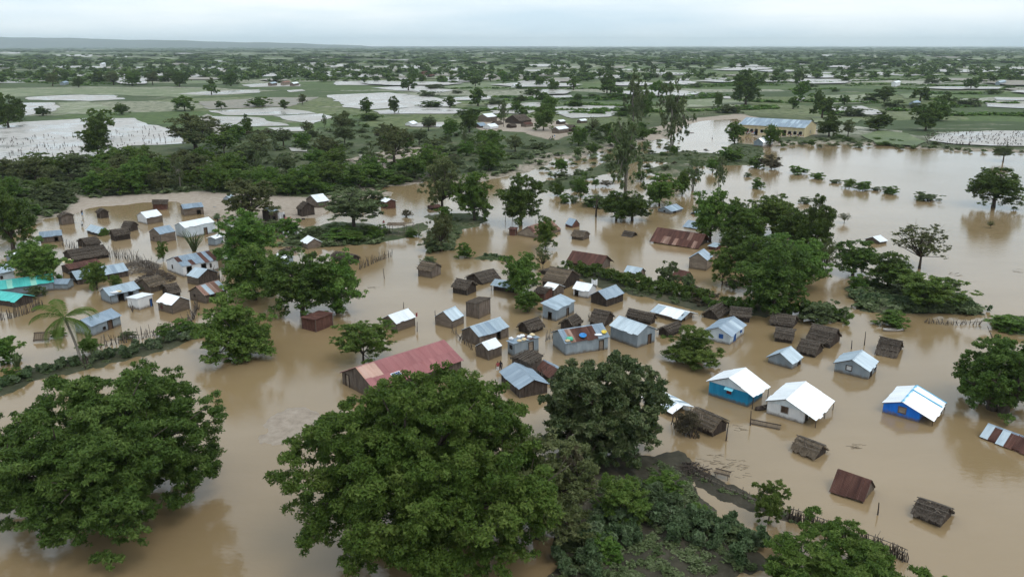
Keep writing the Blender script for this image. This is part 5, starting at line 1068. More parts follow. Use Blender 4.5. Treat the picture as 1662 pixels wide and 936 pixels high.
def scatter(poly, n, kinds, wmin, wmax, labels, grp, gap=0.5, tries=40, keep=()):
    xs, ys = [p[0] for p in poly], [p[1] for p in poly]; done = []
    for _ in range(n * tries):
        if len(done) >= n: break
        x, y = random.uniform(min(xs), max(xs)), random.uniform(min(ys), max(ys))
        if not inside(x, y, poly): continue
        kd = random.choice(kinds); sc = (y - 74) / 200.0; w = random.uniform(wmin, wmax) * sc * (0.72 if kd in ('shrub', 'greybush', 'drybush') else 1)
        if any((x - a) ** 2 + ((y - b) * 2.6) ** 2 < (gap * (w + c) / 2) ** 2 for a, b, c in done): continue
        if any(a < x < b_ and c < y < d for a, b_, c, d in keep): continue
        h = w * (random.uniform(.42, .6) if kd in ('shrub', 'greybush', 'drybush') else random.uniform(.75, 1.0))
        if kd == 'slender': w *= .5
        tree(kd, x, y, w, h, f'{labels[kd]}, nearest {near_mark(x, y)}', grp, LAND_Z * .6, 'bush' if kd in ('shrub', 'greybush', 'drybush') else 'tree', 'bush' if kd in ('shrub', 'greybush', 'drybush') else 'tree')
        done.append((x, y, w))
TK = ['leafy', 'leafy', 'brown', 'brown', 'feather', 'greybush', 'greybush', 'greybush', 'shrub', 'umbrella', 'drybush', 'slender', 'feather']
scatter([(330, 222), (560, 205), (700, 210), (860, 232), (930, 245), (885, 262), (800, 283), (700, 288), (640, 298), (560, 305), (330, 300), (300, 262)], 84, TK, 28, 52, THICK, 'trees and shrubs of the thicket', .42, keep=[(560, 690, 246, 280)])
scatter([(0, 284), (130, 282), (250, 274), (330, 262), (340, 305), (250, 318), (150, 318), (100, 300), (0, 300)], 54, TK, 26, 48, THICK, 'trees and shrubs of the thicket', .42)
scatter([(330, 295), (450, 300), (600, 300), (680, 290), (640, 300), (560, 312), (470, 318), (340, 312)], 34, ['greybush', 'shrub', 'greybush', 'shrub', 'feather', 'leafy'], 34, 50, THICK, 'trees and shrubs of the thicket', .4)
scatter([(0, 300), (95, 302), (112, 335), (60, 350), (0, 385)], 26, ['shrub', 'greybush', 'shrub', 'leafy', 'greybush'], 30, 44, THICK, 'trees and shrubs of the thicket', .4)
LANE = {k: f'{v} in the drowned fields' for k, v in dict(shrub='small green bush', greybush='small grey-green bush', drybush='small brownish bush', leafy='small leafy tree').items()}
scatter([(890, 262), (940, 225), (1060, 215), (1120, 235), (1230, 240), (1200, 268), (1130, 290), (1060, 300), (960, 310), (900, 310)], 46, ['shrub', 'greybush', 'greybush', 'drybush', 'leafy'], 12, 30, LANE, 'bushes around the drowned lane', .6)
scatter([(940, 205), (1060, 205), (1060, 225), (1000, 240), (930, 240)], 18, ['shrub', 'greybush', 'leafy', 'greybush'], 26, 44, LANE, 'bushes around the drowned lane', .5)
scatter([(1240, 232), (1340, 224), (1450, 228), (1520, 236), (1420, 238), (1260, 240)], 16, ['shrub', 'greybush', 'shrub'], 16, 30, dict(shrub='green bush on the lake shore', greybush='grey bush on the lake shore'), 'bushes on the lake shore', .5)
# --- trees dotted over the plain
PLAIN = {'far': 'dark tree on the plain', 'farpale': 'lighter green tree on the plain', 'shrub': 'low green bush on the plain', 'greybush': 'low grey-green bush on the plain'}
for k in range(190):
    y = 106 + 90 * random.random() ** 1.5; x = random.uniform(-60, 1720)
    if 300 < x < 760 and 140 < y < 200 and random.random() < .75: continue
    if x < 320 and y > 140: continue
    if 1200 < x < 1330 and y > 178: continue
    if 1100 < x and y > 205: continue
    kd = random.choice(['far', 'far', 'farpale', 'shrub', 'greybush', 'shrub']); w = random.uniform(16, 36) * (y - 74) / 100
    h = w * (random.uniform(.5, .7) if kd in ('shrub', 'greybush') else random.uniform(.8, 1.05))
    b_ = kd in ('shrub', 'greybush'); tree(kd, x, y, w * (1.2 if b_ else 1), h * (.7 if b_ else 1), f'{PLAIN[kd]}, nearest {near_mark(x, y)}', 'trees and bushes of the plain', LAND_Z, 'bush' if b_ else 'tree', 'bush' if b_ else 'tree')
# far woods and hedgerows: one mass
def joined(name, places, kinds, mat=None):
    Vs, Fs, Ts, b = [], [], [], 0; cache = []
    for kd in kinds:
        for cr, _ in KINDS[kd]:
            v = np.empty(len(cr.vertices) * 3, np.float32); cr.vertices.foreach_get('co', v); tt = np.empty(len(cr.vertices), np.float32); cr.attributes['tint'].data.foreach_get('value', tt)
            cache.append((v.reshape(-1, 3, 3), tt.reshape(-1, 3)))
    for (x, y, z, D, H, n) in places:
        v, tt = cache[int(RNG.integers(len(cache)))]; pick = RNG.choice(len(v), n, replace=False); q = v[pick]; c = q.mean(1, keepdims=True); q = c + (q - c) * min(4.2, math.sqrt(len(v) / n) * .75)
        a = RNG.uniform(0, 6.28); ca, sa = math.cos(a), math.sin(a); q = q.reshape(-1, 3)
        w = np.column_stack([(q[:, 0] * ca - q[:, 1] * sa) * D / 8.8 + x, (q[:, 0] * sa + q[:, 1] * ca) * D / 8.8 + y, q[:, 2] * H / 9.6 + z])
        Vs.append(w); Ts.append(np.clip(tt[pick].ravel() + RNG.normal(0, .18), 0, 1)); Fs.append(np.arange(len(w)).reshape(-1, 3) + b); b += len(w)
    return part(name, quads(name, np.concatenate(Vs), np.concatenate(Fs), MATS[mat or 'leaf_dark'], {'tint': np.concatenate(Ts)}))
pl = []
for k in range(8200):
    y = 75.5 + 60 * RNG.random() ** 2.0; x = RNG.uniform(-250, 1910); p = at(x, y, LAND_Z)
    dens = wob(np.array([[p.x, p.y]]), 0.004, 21)[0] + wob(np.array([[p.x, p.y]]), 0.0012, 22)[0]
    if y > 80 and dens < RNG.uniform(-.6, .6) + .25 * (y > 96) + .6 * (y > 112): continue
    s = RNG.uniform(6, 12) * (1 + max(0, (p.y - 1200) / 3500)); pl.append((p.x, p.y, LAND_Z, s * 1.3, RNG.uniform(5, 9) * (1 + .3 * (y < 80)), 120 if y > 95 else 50))
for k in range(3000):                                    # belts of wood that close up towards the horizon
    y = 75.2 + 30 * RNG.random() ** 1.35; x = RNG.uniform(-300, 1960); p = at(x, y, LAND_Z)
    if y > 86 and wob(np.array([[p.x, p.y]]), 0.003, 23)[0] < RNG.uniform(-.6, .5): continue
    pl.append((p.x, p.y, LAND_Z, p.y * RNG.uniform(.01, .03), RNG.uniform(5, 9), 40))
tag(joined('distant_woodland', pl, ['far', 'farpale']), 'far-off dark woods covering the plain to the horizon', 'woodland', kind='stuff')
pl = []
for k in range(120):                                     # field dykes overgrown with scrub, running mostly across the view
    y = 92 + 100 * random.random() ** 1.1; x0 = random.uniform(-100, 1660)
    if x0 < 300 and y > 190: continue
    if x0 < 720 and 138 < y < 205: continue
    w = random.uniform(40, 240); sl = random.uniform(-.05, .05); n = int(w / 3)
    for i in range(n):
        x = x0 + w * i / n + random.uniform(-2, 2); yy = y + sl * (x - x0) + random.uniform(-.5, .5)
        if yy < 84 or (x < 300 and yy > 192) or (1190 < x < 1330 and yy > 180): continue
        p = at(x, yy, LAND_Z); s = random.uniform(1.4, 3.4); pl.append((p.x, p.y, LAND_Z - .3, s * 1.6, s * .7, 30))
tag(joined('dyke_scrub', pl, ['farpale', 'far'], 'leaf_mid'), 'low scrub overgrowing the field dykes of the plain', 'scrub', kind='stuff')
# rough ground cover on the banks and around the thicket
pl = []
def cover(poly, n, smin, smax, z=0.1):
    xs, ys = [p[0] for p in poly], [p[1] for p in poly]
    for _ in range(n):
        x, y = random.uniform(min(xs), max(xs)), random.uniform(min(ys), max(ys))
        if inside(x, y, poly): p = at(x, y, z); s = random.uniform(smin, smax); pl.append((p.x, p.y, z - .2, s * 1.6, s * .7, 70))
cover([(0, 272), (250, 268), (330, 232), (560, 205), (860, 228), (930, 245), (800, 286), (640, 300), (560, 316), (340, 314), (150, 322), (110, 338), (0, 385)], 1500, .9, 2.6, .4)
cover([(640, 240), (860, 226), (1060, 210), (1110, 230), (1060, 262), (930, 300), (890, 300), (880, 270)], 420, .7, 2.0, .35)
cover([(300, 345), (420, 352), (480, 378), (480, 402), (430, 395), (320, 350)], 60, .6, 1.4, .2)
cover([(455, 395), (505, 374), (560, 362), (640, 374), (610, 394), (520, 400)], 220, .6, 1.3, .3)
cover([(1380, 470), (1395, 455), (1440, 466), (1510, 466), (1560, 482), (1594, 500), (1585, 509), (1490, 506), (1440, 510), (1392, 500)], 420, .6, 1.4, .2)
cover([(1040, 250), (1110, 246), (1190, 250), (1205, 262), (1150, 270), (1090, 264), (1045, 262)], 160, .6, 1.4, .2)
cover([(1225, 225), (1340, 222), (1500, 236), (1662, 244), (1662, 250), (1500, 244), (1330, 236), (1235, 236)], 260, .8, 2.0, .35)
cover([(1608, 520), (1662, 516), (1662, 540), (1640, 538)], 60, .6, 1.3, .2)
tag(joined('undergrowth', pl, ['farpale', 'far'], 'leaf_grey'), 'tangled low undergrowth on the banks and islets', 'undergrowth', kind='stuff')

# finer growth on the islets and banks close by
pl = []
def cover(poly, n, smin, smax, z=0.1):
    xs, ys = [p[0] for p in poly], [p[1] for p in poly]
    for _ in range(int(n * 1.3)):
        x, y = random.uniform(min(xs), max(xs)), random.uniform(min(ys), max(ys))
        if inside(x, y, poly): p = at(x, y, z); s = random.uniform(smin, smax) * .8; pl.append((p.x, p.y, z - .15, s * 1.6, s * .75, 200))
cover([(690, 400), (695, 375), (735, 358), (745, 380), (735, 405), (708, 408)], 150, .5, 1.2, .15)
cover([(700, 350), (760, 348), (795, 356), (770, 366), (720, 370)], 60, .3, .8, .05)
cover([(920, 440), (1000, 455), (1150, 488), (1330, 498), (1375, 512), (1370, 520), (1240, 510), (1080, 488), (990, 468)], 330, .5, 1.2, .2)
cover([(880, 296), (990, 264), (1030, 254), (985, 278), (925, 303), (900, 310)], 150, .5, 1.2, .2)
cover([(1180, 266), (1178, 250), (1190, 236), (1235, 238), (1238, 250), (1215, 266)], 80, .7, 1.4, .2)
cover([(770, 420), (790, 413), (830, 421), (825, 425)], 30, .4, .8, .1)
cover([(900, 840), (960, 790), (1090, 740), (1115, 790), (1160, 840), (1220, 885), (1230, 920), (1150, 930), (1060, 1000), (900, 1000)], 420, .4, 1.1, .25)
cover([(0, 612), (100, 588), (260, 556), (335, 538), (270, 566), (170, 590), (60, 612), (0, 636)], 150, .4, .9, .12)
cover([(1110, 762), (1140, 768), (1200, 800), (1290, 838), (1285, 846), (1190, 806), (1115, 776)], 120, .3, .7, .1)
tag(joined('bank_growth', pl, ['greybush', 'shrub'], 'leaf_grey'), 'low weeds and creepers on the near banks and islets', 'weeds', kind='stuff')

# --- prickly pear hedges: pads stacked on pads
def pads(path, width, hgt, n, seed, label, z=0.1, mat='leaf_cactus', size=.3):
    r = np.random.default_rng(seed); pts = [np.array(at(x, y, z)) for x, y in path]; seg = [np.linalg.norm(b - a) for a, b in zip(pts, pts[1:])]
    C, R = [], []
    for _ in range(max(10, int(sum(seg) / 0.3))):
        i = r.choice(len(seg), p=np.array(seg) / sum(seg)); p = pts[i] + (pts[i + 1] - pts[i]) * r.random(); k = r.uniform(.55, 1)
        C.append((p[0] + r.normal() * width * .3, p[1] + r.normal() * width * .3, z + hgt * k * .45)); R.append(max(.4, hgt * .55 * k))
    C = np.array(C); o = C.mean(0); o[2] = 0
    t = empty('hedge', tuple(o)); tag(t, label, 'hedge', 'prickly pear and scrub hedges')
    part('foliage', leaves('foliage', C - o, R, n, size, mat, seed, flat=.9, up=.25, aspect=1.6, fill=.3, jitter=.7, sub=4), t); return t
pads([(60, 605), (130, 588), (200, 575), (270, 556), (335, 538)], 1.6, 1.3, 8840, 61, 'grey-green prickly pear hedge along the stake fence')
pads([(930, 925), (960, 895), (985, 870), (1020, 850)], 4.2, 1.9, 18700, 62, 'thick prickly pear clump on the left of the muddy yard at the bottom', .3)
pads([(1065, 850), (1110, 850), (1160, 868), (1205, 890), (1225, 905)], 3.4, 1.9, 20400, 63, 'thick prickly pear clump on the right of the muddy yard at the bottom', .3)
pads([(1030, 845), (1065, 815), (1085, 800)], 3.4, 1.6, 11900, 68, 'prickly pear between the feathery small tree and the muddy yard', .3)
pads([(915, 438), (950, 444), (1000, 458), (1050, 468), (1100, 480), (1160, 490)], 3.0, 2.3, 18700, 64, 'long green hedge between the white hut and the small pale blue roof', .2, 'leaf_dark', .24)
pads([(1160, 498), (1240, 504), (1330, 508), (1368, 518)], 3.0, 2.0, 13600, 65, 'dark hedge running below the largest tree of the cluster', .2, 'leaf_dark', .24)
pads([(782, 417), (800, 416), (828, 423)], .7, .7, 1530, 66, 'short line of drowned hedge left of the leafy pole tree', .0)
pads([(0, 632), (30, 618), (60, 606)], 1.6, 1.3, 3060, 67, 'prickly pear at the left edge above the dark feathery tree')
pads([(1385, 480), (1440, 490), (1500, 492), (1560, 497), (1592, 503)], 3.0, 1.1, 8840, 69, 'prickly pear patch covering the green spit', .2)

# --- coconut palm
def palm():
    b = at(133, 592); top = at(110, 492, 6.3); top = Vector((b.x - 1.6, b.y + 0.6, 6.4)); t = empty('coconut_palm', b); tag(t, 'coconut palm with drooping fronds beside the blue-grey tin house', 'palm tree')
    tp = top - b; m = MB(); pts = [Vector((0, 0, -.6))] + [Vector((tp.x * (k / 6) ** 1.4, tp.y * k / 6, tp.z * k / 6)) for k in range(1, 7)]
    m.tube(pts, [.24, .2, .17, .16, .15, .15, .17], 8).build('trunk', MATS['bark_pale'], t, True)
    r = random.Random(5)
    for k in range(19):
        az = k * 2.4 + r.uniform(-.2, .2); el = r.uniform(-.25, 1.15); ln = r.uniform(4.2, 5.4); V, F, T = [], [], []
        rad = Vector((math.cos(az), math.sin(az), 0)); p = Vector(tp); d0 = el; pr = []
        for i in range(15):
            pr.append(p.copy()); d0 -= 0.06 + .075 * (i / 14) * 2; p = p + (rad * math.cos(d0) + Vector((0, 0, math.sin(d0)))) * ln / 14
        mm = MB(); mm.tube(pr, [.045 * (1 - i / 16) for i in range(15)], 4); V = [tuple(v) for v in mm.v]; F = list(mm.f)
        side = rad.cross(Vector((0, 0, 1)))
        for i in range(1, 14):
            for h in (0, .5):
                q = pr[i].lerp(pr[min(14, i + 1)], h); tdir = (pr[min(14, i + 1)] - pr[i - 1]).normalized(); L_ = 1.15 * math.sin(math.pi * (.12 + .8 * (i + h) / 14.5))
                for s in (-1, 1):
                    dr = (side * s + tdir * .55 + Vector((0, 0, -.45 + r.uniform(-.15, .1)))).normalized(); b0 = len(V)
                    V += [tuple(q - tdir * .035), tuple(q + tdir * .035), tuple(q + dr * L_ * .6 + tdir * .05), tuple(q + dr * L_ + Vector((0, 0, -.12 * L_)))]; F.append((b0, b0 + 1, b0 + 2, b0 + 3))
        me = mesh('frond', V, F, MATS['leaf_bright']); a = me.attributes.new('tint', 'FLOAT', 'POINT'); a.data.foreach_set('value', [min(1, max(0, .35 + r.uniform(-.2, .5)))] * len(V)); part('frond', me, t)
palm()
# --- spiny octopus trees: bundles of upright green arms
def octopus(x, y, n, h, label, spread=.35):
    p = at(x, y); t = empty('spiny_tree', p); tag(t, label, 'cactus'); r = random.Random(int(x))
    for k in range(n):
        a = r.uniform(0, 6.28); L_ = h * r.uniform(.6, 1.05); s = spread * r.uniform(.4, 1.2)
        pts = [(math.cos(a) * .1, math.sin(a) * .1, -.4), (math.cos(a) * s * L_ * .35, math.sin(a) * s * L_ * .35, L_ * .4), (math.cos(a) * s * L_ * .75, math.sin(a) * s * L_ * .75, L_ * .8), (math.cos(a + .2) * s * L_, math.sin(a + .2) * s * L_, L_)]
        o = MB().tube(pts, [.09, .085, .07, .02], 6).build('arm', MATS['leaf_grey'], t, True)
        a_ = o.data.attributes.new('tint', 'FLOAT', 'POINT'); a_.data.foreach_set('value', [r.uniform(.1, .7)] * len(o.data.vertices))
octopus(315, 408, 34, 4.4, 'spiny upright octopus tree in front of the long pale shed', .75)
octopus(145, 556, 14, 1.9, 'clump of spiny upright stems at the corner of the house by the palm')
octopus(28, 598, 12, 2.2, 'spiny stems at the left edge beside the floating panel', .6)

# ------------------------------------------------------------------ fences, people, goods and flotsam
STAKE = MB().tube([(0, 0, -.5), (.03, .01, .5), (0, .02, 1.0)], [.055, .045, .03], 5).me('stake', MATS['pole'])
STAKE2 = MB().tube([(0, 0, -.5), (-.05, .03, .45), (.06, -.02, 1.0)], [.06, .05, .025], 5).me('stake', MATS['wood_dark'])
def fence(path, n, h, label, lean=.25, rails=1, name='stake_fence', z=0.0, jit=.2, thick=1.0):
    P = [at(x, y, z) for x, y in path]; seg = [(b - a).length for a, b in zip(P, P[1:])]; tot = sum(seg); o = P[0]
    t = empty(name, o); tag(t, label, 'fence')
    def along(d):
        for a, b, s in zip(P, P[1:], seg):
            if d <= s: return a.lerp(b, d / s)
            d -= s
        return P[-1]
    for i in range(n):
        q = along(tot * (i + random.uniform(-.3, .3)) / n if 0 < i else 0) - o
        m = Matrix.Translation(q + Vector((random.uniform(-jit, jit), random.uniform(-jit, jit), 0))) @ Matrix.Rotation(random.uniform(-lean, lean), 4, 'X') @ Matrix.Rotation(random.uniform(-lean, lean), 4, 'Y') @ Matrix.Rotation(random.uniform(0, 6), 4, 'Z') @ Matrix.Diagonal((thick, thick, h * random.uniform(.55, 1.25), 1))
        part('stake', random.choice((STAKE, STAKE2)), t, m)
    for k in range(rails):
        zz = h * (.45 + .3 * k); m = MB(); pts = [along(tot * i / 14) - o + Vector((0, 0, zz + random.uniform(-.08, .08))) for i in range(15)]
        m.tube(pts, [.035] * 15, 4).build('rail', MATS['pole'], t)
    return t
fence([(168, 562), (205, 556), (250, 545), (285, 535), (312, 522), (322, 500)], 95, 1.5, 'crooked stake fence around the yard in front of the white box shed', .3, 1)
fence([(140, 598), (150, 575), (168, 562)], 16, 1.6, 'few leaning stakes at the foot of the palm', .4, 0)
fence([(178, 415), (205, 420), (228, 428), (245, 440), (262, 448)], 120, 1.9, 'dense brushwood fence beside the sagging thatch roof', .3, 0, 'brushwood_fence', jit=.9, thick=.8)
fence([(0, 520), (25, 515), (50, 507), (70, 498)], 46, 1.7, 'grey stake fence below the turquoise roof', .08, 1)
fence([(583, 438), (600, 430), (618, 422), (636, 416)], 44, 1.5, 'pole fence in the channel right of the big leafy pair', .25, 1)
fence([(1275, 842), (1310, 852), (1350, 866), (1390, 880), (1430, 895), (1470, 912)], 170, 1.1, 'long brushwood fence at the bottom right', .2, 3, 'brushwood_fence', jit=.16)
fence([(1125, 770), (1150, 782), (1190, 800), (1225, 815), (1260, 838)], 30, .7, 'low broken fence left of the yellow-green sapling', .4, 1, 'brushwood_fence')
fence([(1095, 690), (1110, 700), (1125, 712)], 46, 1.6, 'brush fence under the glossy tree by the white-roofed hut', .35, 0, 'brushwood_fence', jit=.5)
fence([(860, 610), (880, 616), (895, 606)], 40, 1.3, 'dark brush pen beside the tall narrow stick shed', .2, 1, 'brushwood_fence', jit=.3)
fence([(735, 540), (742, 548), (757, 560), (775, 572)], 18, 1.3, 'leaning poles along the large plank house', .3, 1)
fence([(886, 553), (897, 550), (905, 545)], 14, 1.3, 'short brush fence between the flat-roofed house and the basin roof', .2, 0, 'brushwood_fence')
fence([(565, 262), (585, 265), (610, 262), (632, 258)], 60, 1.0, 'reddish pen wall inside the thicket clearing', .04, 2, 'pen_fence', LAND_Z * .6, .1)
fence([(1500, 524), (1540, 527), (1595, 526)], 30, .8, 'drowned brush fence below the green spit', .5, 1, 'brushwood_fence')
fence([(1115, 200), (1130, 190), (1170, 184)], 30, 1.8, 'dark pole paddock by the pale pond', .1, 2, 'pen_fence', LAND_Z * .5)
fence([(55, 470), (80, 462), (104, 452)], 26, 1.5, 'brush fence behind the turquoise roof', .25, 1, 'brushwood_fence')
fence([(200, 480), (215, 492), (218, 508)], 18, 1.2, 'short crooked fence left of the white box shed', .3, 1)
fence([(100, 398), (118, 404), (140, 410), (168, 414)], 40, 1.4, 'thin brush fence above the sagging thatch roof', .3, 0, 'brushwood_fence', jit=.4)
fence([(340, 440), (352, 448), (360, 458)], 20, 1.3, 'brush fence right of the rust-striped hut', .3, 0, 'brushwood_fence', jit=.3)
fence([(505, 392), (530, 398), (556, 400)], 24, 1.2, 'pole fence along the acacia islet', .25, 1)
fence([(955, 515), (975, 520), (990, 528)], 18, 1.1, 'broken stakes between the thatched huts and the tall tin house', .35, 0)
fence([(1035, 535), (1050, 540), (1062, 546)], 16, 1.0, 'broken stakes right of the tall tin house', .35, 0)
# heap of brushwood by the pole-roofed hut
def heap(px, py, r, h, n, label, mat='wood_dark'):
    b = at(px, py); t = empty('brushwood_heap', b); tag(t, label, 'brushwood'); m = MB(); rr = random.Random(px)
    for _ in range(n):
        a, q = rr.uniform(0, 6.28), rr.random() ** .5 * r; z = h * (1 - (q / r) ** 2) * rr.uniform(.2, 1); d = rr.uniform(0, 6.28); L_ = rr.uniform(.6, 1.5)
        c = Vector((math.cos(a) * q, math.sin(a) * q, z)); e = Vector((math.cos(d) * L_ / 2, math.sin(d) * L_ / 2, rr.uniform(-.3, .35)))
        m.tube([c - e, c + Vector((0, 0, .08)), c + e], [.04, .035, .015], 4)
    m.build('sticks', MATS[mat], t, kind='stuff')
heap(225, 436, 3.8, 1.5, 420, 'wide grey brushwood tangle below the sagging thatch roof', 'pole')
heap(252, 455, 3.4, 1.9, 360, 'dark brushwood heap behind the pole-roofed hut')
heap(470, 408, 2.2, 1.0, 130, 'tangle of dry branches left of the ribbed white roof')
heap(1110, 512, 1.2, .5, 60, 'loose sticks in front of the drowned hedge')
heap(1190, 462, 1.6, .8, 90, 'drift of dark branches under the light green feathery tree')
heap(1128, 472, 1.6, .9, 60, 'bare drowned branches near the small dark red roof')
heap(935, 790, 2.4, .8, 120, 'dry branches lying under the thinner brownish tree', 'pole')
heap(1125, 765, 1.6, .5, 80, 'grey driftwood on the bank left of the little table')

# lone poles and snags
def pole(px, py, h, label, lean=(0, 0), r=.06, fork=False, grp='lone poles in the flood'):
    p = at(px, py); t = empty('pole', p); tag(t, label, 'pole', None if fork else grp)
    H = height_for(p, h); tp = Vector((lean[0] * H, lean[1] * H, H))
    MB().tube([(0, 0, -.6), tp * .5, tp], [r * 1.3, r, r * .7], 6).build('stem', MATS['wood_dark'], t)
    if fork: MB().tube([tp * .72, tp * .9 + Vector((H * .12, 0, 0)), tp + Vector((H * .2, 0, 0))], [r * .7, r * .6, r * .3], 5).build('branch', MATS['wood_dark'], t)
pole(967, 352, 32, 'tall forked dead trunk standing in the open channel', (.03, 0), .2, True)
for x, y, h, lb in ((624, 452, 16, 'thin pole left of the lone hut with boarded roof'), (707, 522, 18, 'thin pole at the corner of the half-rust roof'), (677, 538, 16, 'pole at the corner of the hut with the red rag'), (655, 500, 10, 'dead twig behind the hut with the red rag'),
                    (1403, 560, 22, 'tall pole behind the grey tin house with white-framed window'), (1382, 566, 14, 'short pole behind the grey tin house with white-framed window'), (1218, 690, 24, 'thin pole in front of the teal house'), (1425, 835, 20, 'thin pole right of the lone rust-brown roof'),
                    (555, 508, 22, 'bare pole under the right leafy tree'), (1178, 715, 30, 'thin pole beside the thatched hut with long ridge pole'), (870, 370, 14, 'dark stake beside the rusty red roof'), (1122, 484, 16, 'stick among the drowned branches'), (820, 360, 12, 'stake between the channel trees'), (832, 358, 14, 'second stake between the channel trees')):
    pole(x, y, h, lb, (random.uniform(-.08, .08), 0))
# open shelter with thatch
def shelter():
    b = at(645, 384); k = ppm(b); t = empty('open_shelter', b); tag(t, 'open thatched shelter on posts over the water', 'shelter')
    for x, y, h in ((-2.0, 0, 2.5), (-1.0, .3, 2.4), (.2, .2, 2.4), (1.3, 0, 2.4), (2.0, .5, 2.3), (-2.0, 2.2, 2.5), (1.3, 2.4, 2.4), (3.4, .4, 2.5), (4.6, .4, 2.6), (3.4, 2.6, 2.5)): pole_between('post', (x, y, -.5), (x, y, h), .06, t)
    for me in thatch_slope(4.0, 2.8, 'thatch_pale', 3, 2): part('thatch_layer', me, t, frame4(Vector((-2.3, 2.6, 2.6)), Vector((1, 0, 0)), Vector((0, -1, 0)), Vector((0, 0, 1))))
    for a, c in (((1.3, 0, 2.4), (4.6, .4, 2.55)), ((1.3, 2.4, 2.4), (3.4, 2.6, 2.5)), ((3.4, .4, 2.5), (3.4, 2.6, 2.5))): pole_between('beam', a, c, .05, t)
shelter()
# wooden frame / rafts and panels afloat
def panel(px, py, w, l, rz, label, mat='wood', slats=9, tilt=.12, name='floating_panel', z=.12):
    p = at(px, py); t = empty(name, (p.x, p.y, z), rz); t.rotation_euler = (tilt, 0, rz); tag(t, label, 'panel')
    me = MB().box((0, 0, 0), (w / slats * .86, l, .05)).me('slat', MATS[mat])
    for i in range(slats): part('slat', me, t, Matrix.Translation((-w / 2 + w * (i + .5) / slats, random.uniform(-.03, .03), random.uniform(-.01, .01))))
    for y in (-l * .36, l * .36): MB().box((0, y, .05), (w * 1.02, .1, .05)).build('batten', MATS['wood_dark'], t)
panel(1242, 690, 3.2, 1.0, -.46, 'slatted roof panel adrift in front of the white house', 'wood_pale', 14, .2)
panel(69, 553, 2.1, 1.5, .25, 'brown woven panel propped up near the palm', 'wood', 8, .75, z=.7)
panel(1172, 775, 1.5, .9, -.5, 'small pale table by the muddy bank', 'wood_pale', 5, .1, 'table', .6)
panel(1120, 216, 3.6, 1.2, .1, 'dark raft-like plank on the pale pond', 'wood_red', 6, 0)
def table_legs():
    t = [o for o in COL.objects if o.name.startswith('table') and o.parent is None][0]
    for x in (-.6, .6):
        for y in (-.35, .35): pole_between('leg', (x, y, 0), (x, y, -.9), .035, t)
table_legs()
def canoe(px, py, L_, w, rz, mat, label):
    p = at(px, py); t = empty('canoe', (p.x, p.y, .05), rz); tag(t, label, 'boat'); V, F = [], []; n = 12
    for i in range(n + 1):
        u = i / n * 2 - 1; hw = w / 2 * max(0.03, (1 - abs(u) ** 2.4)); zt = .25 + .18 * u * u
        V += [(u * L_ / 2, -hw, zt), (u * L_ / 2, -hw * .7, -.1), (u * L_ / 2, hw * .7, -.1), (u * L_ / 2, hw, zt), (u * L_ / 2, hw * .8, zt - .03), (u * L_ / 2, hw * .5, .02), (u * L_ / 2, -hw * .5, .02), (u * L_ / 2, -hw * .8, zt - .03)]
        if i:
            a, b = (i - 1) * 8, i * 8
            for q in range(8): F.append((a + q, a + (q + 1) % 8, b + (q + 1) % 8, b + q))
    part('hull', mesh('hull', V, F, MATS[mat], True), t)
    for x in (-.25, .2): MB().box((x * L_, 0, .2), (.16, w * .8, .04)).build('thwart', MATS['wood'], t)
canoe(1236, 664, 1.9, .7, .4, 'wood_dark', 'small dark dugout between the teal and the white house')
canoe(1450, 537, 3.2, .7, .05, 'plaster_white', 'pale boat moored at the foot of the green spit')
canoe(358, 338, 3.6, .8, .1, 'tin_wall', 'grey boat pulled up on the sandy bank')
# cloths, bundles and basins
def cloth(px, py, z, w, h, rz, mat, label, drape=.25, pitch=0.0, name='cloth', cat='cloth', loc=None):
    p = loc or at(px, py, z); n = 8; V, F = [], []; r = random.Random(px + py)
    for i in range(n + 1):
        for j in range(5):
            V.append(((i / n - .5) * w, r.uniform(-.04, .04) + .06 * math.sin(i * 1.7), -h * j / 4 * (1 - drape * .3 * math.sin(math.pi * i / n)) - drape * math.sin(math.pi * i / n) * (1 - j / 4)))
            if i and j: a = (i - 1) * 5 + j - 1; F.append((a, a + 5, a + 6, a + 1))
    o = part(name, mesh(name, V, F, MATS[mat])); o.location = p; o.rotation_euler = (pitch, 0, rz); return tag(o, label, cat)
cloth(1317, 512, 1.3, 2.1, 1.0, -.05, 'cloth_white', 'white sheet slung between branches below the dark hedge', .7)
cloth(1292, 505, 1.0, 1.2, .9, .3, 'cloth_white', 'smaller pale sheet left of the slung white one', .3)
cloth(455, 344, 2.0, 1.9, 1.9, .1, 'cloth_white', 'white striped cloth hanging on the line in the yard', .1)
cloth(461, 348, 1.8, .5, 1.8, .1, 'cloth_black', 'narrow dark cloth beside the white one on the line', .05)
cloth(467, 352, 1.2, 1.5, .9, .1, 'cloth_pink', 'coral pink cloth on the low line in the yard', .1)
cloth(483, 354, .9, .8, .4, .1, 'cloth_black', 'left of two black garments drying on the low line', .05)
cloth(492, 354, .9, .8, .4, .1, 'cloth_black', 'right of two black garments drying on the low line', .05)
cloth(965, 452, 1.9, 1.0, 1.2, -.2, 'cloth_white', 'white washing hung behind the all-white little hut', .3)
cloth(262, 325, 1.8, .8, 1.4, .3, 'cloth_white', 'white cloth hung on the red-brown broken shack', .1)
cloth(269, 325, 1.9, .7, 1.3, -.4, 'cloth_black', 'dark cloth draped at the right of the red-brown shack', .2)
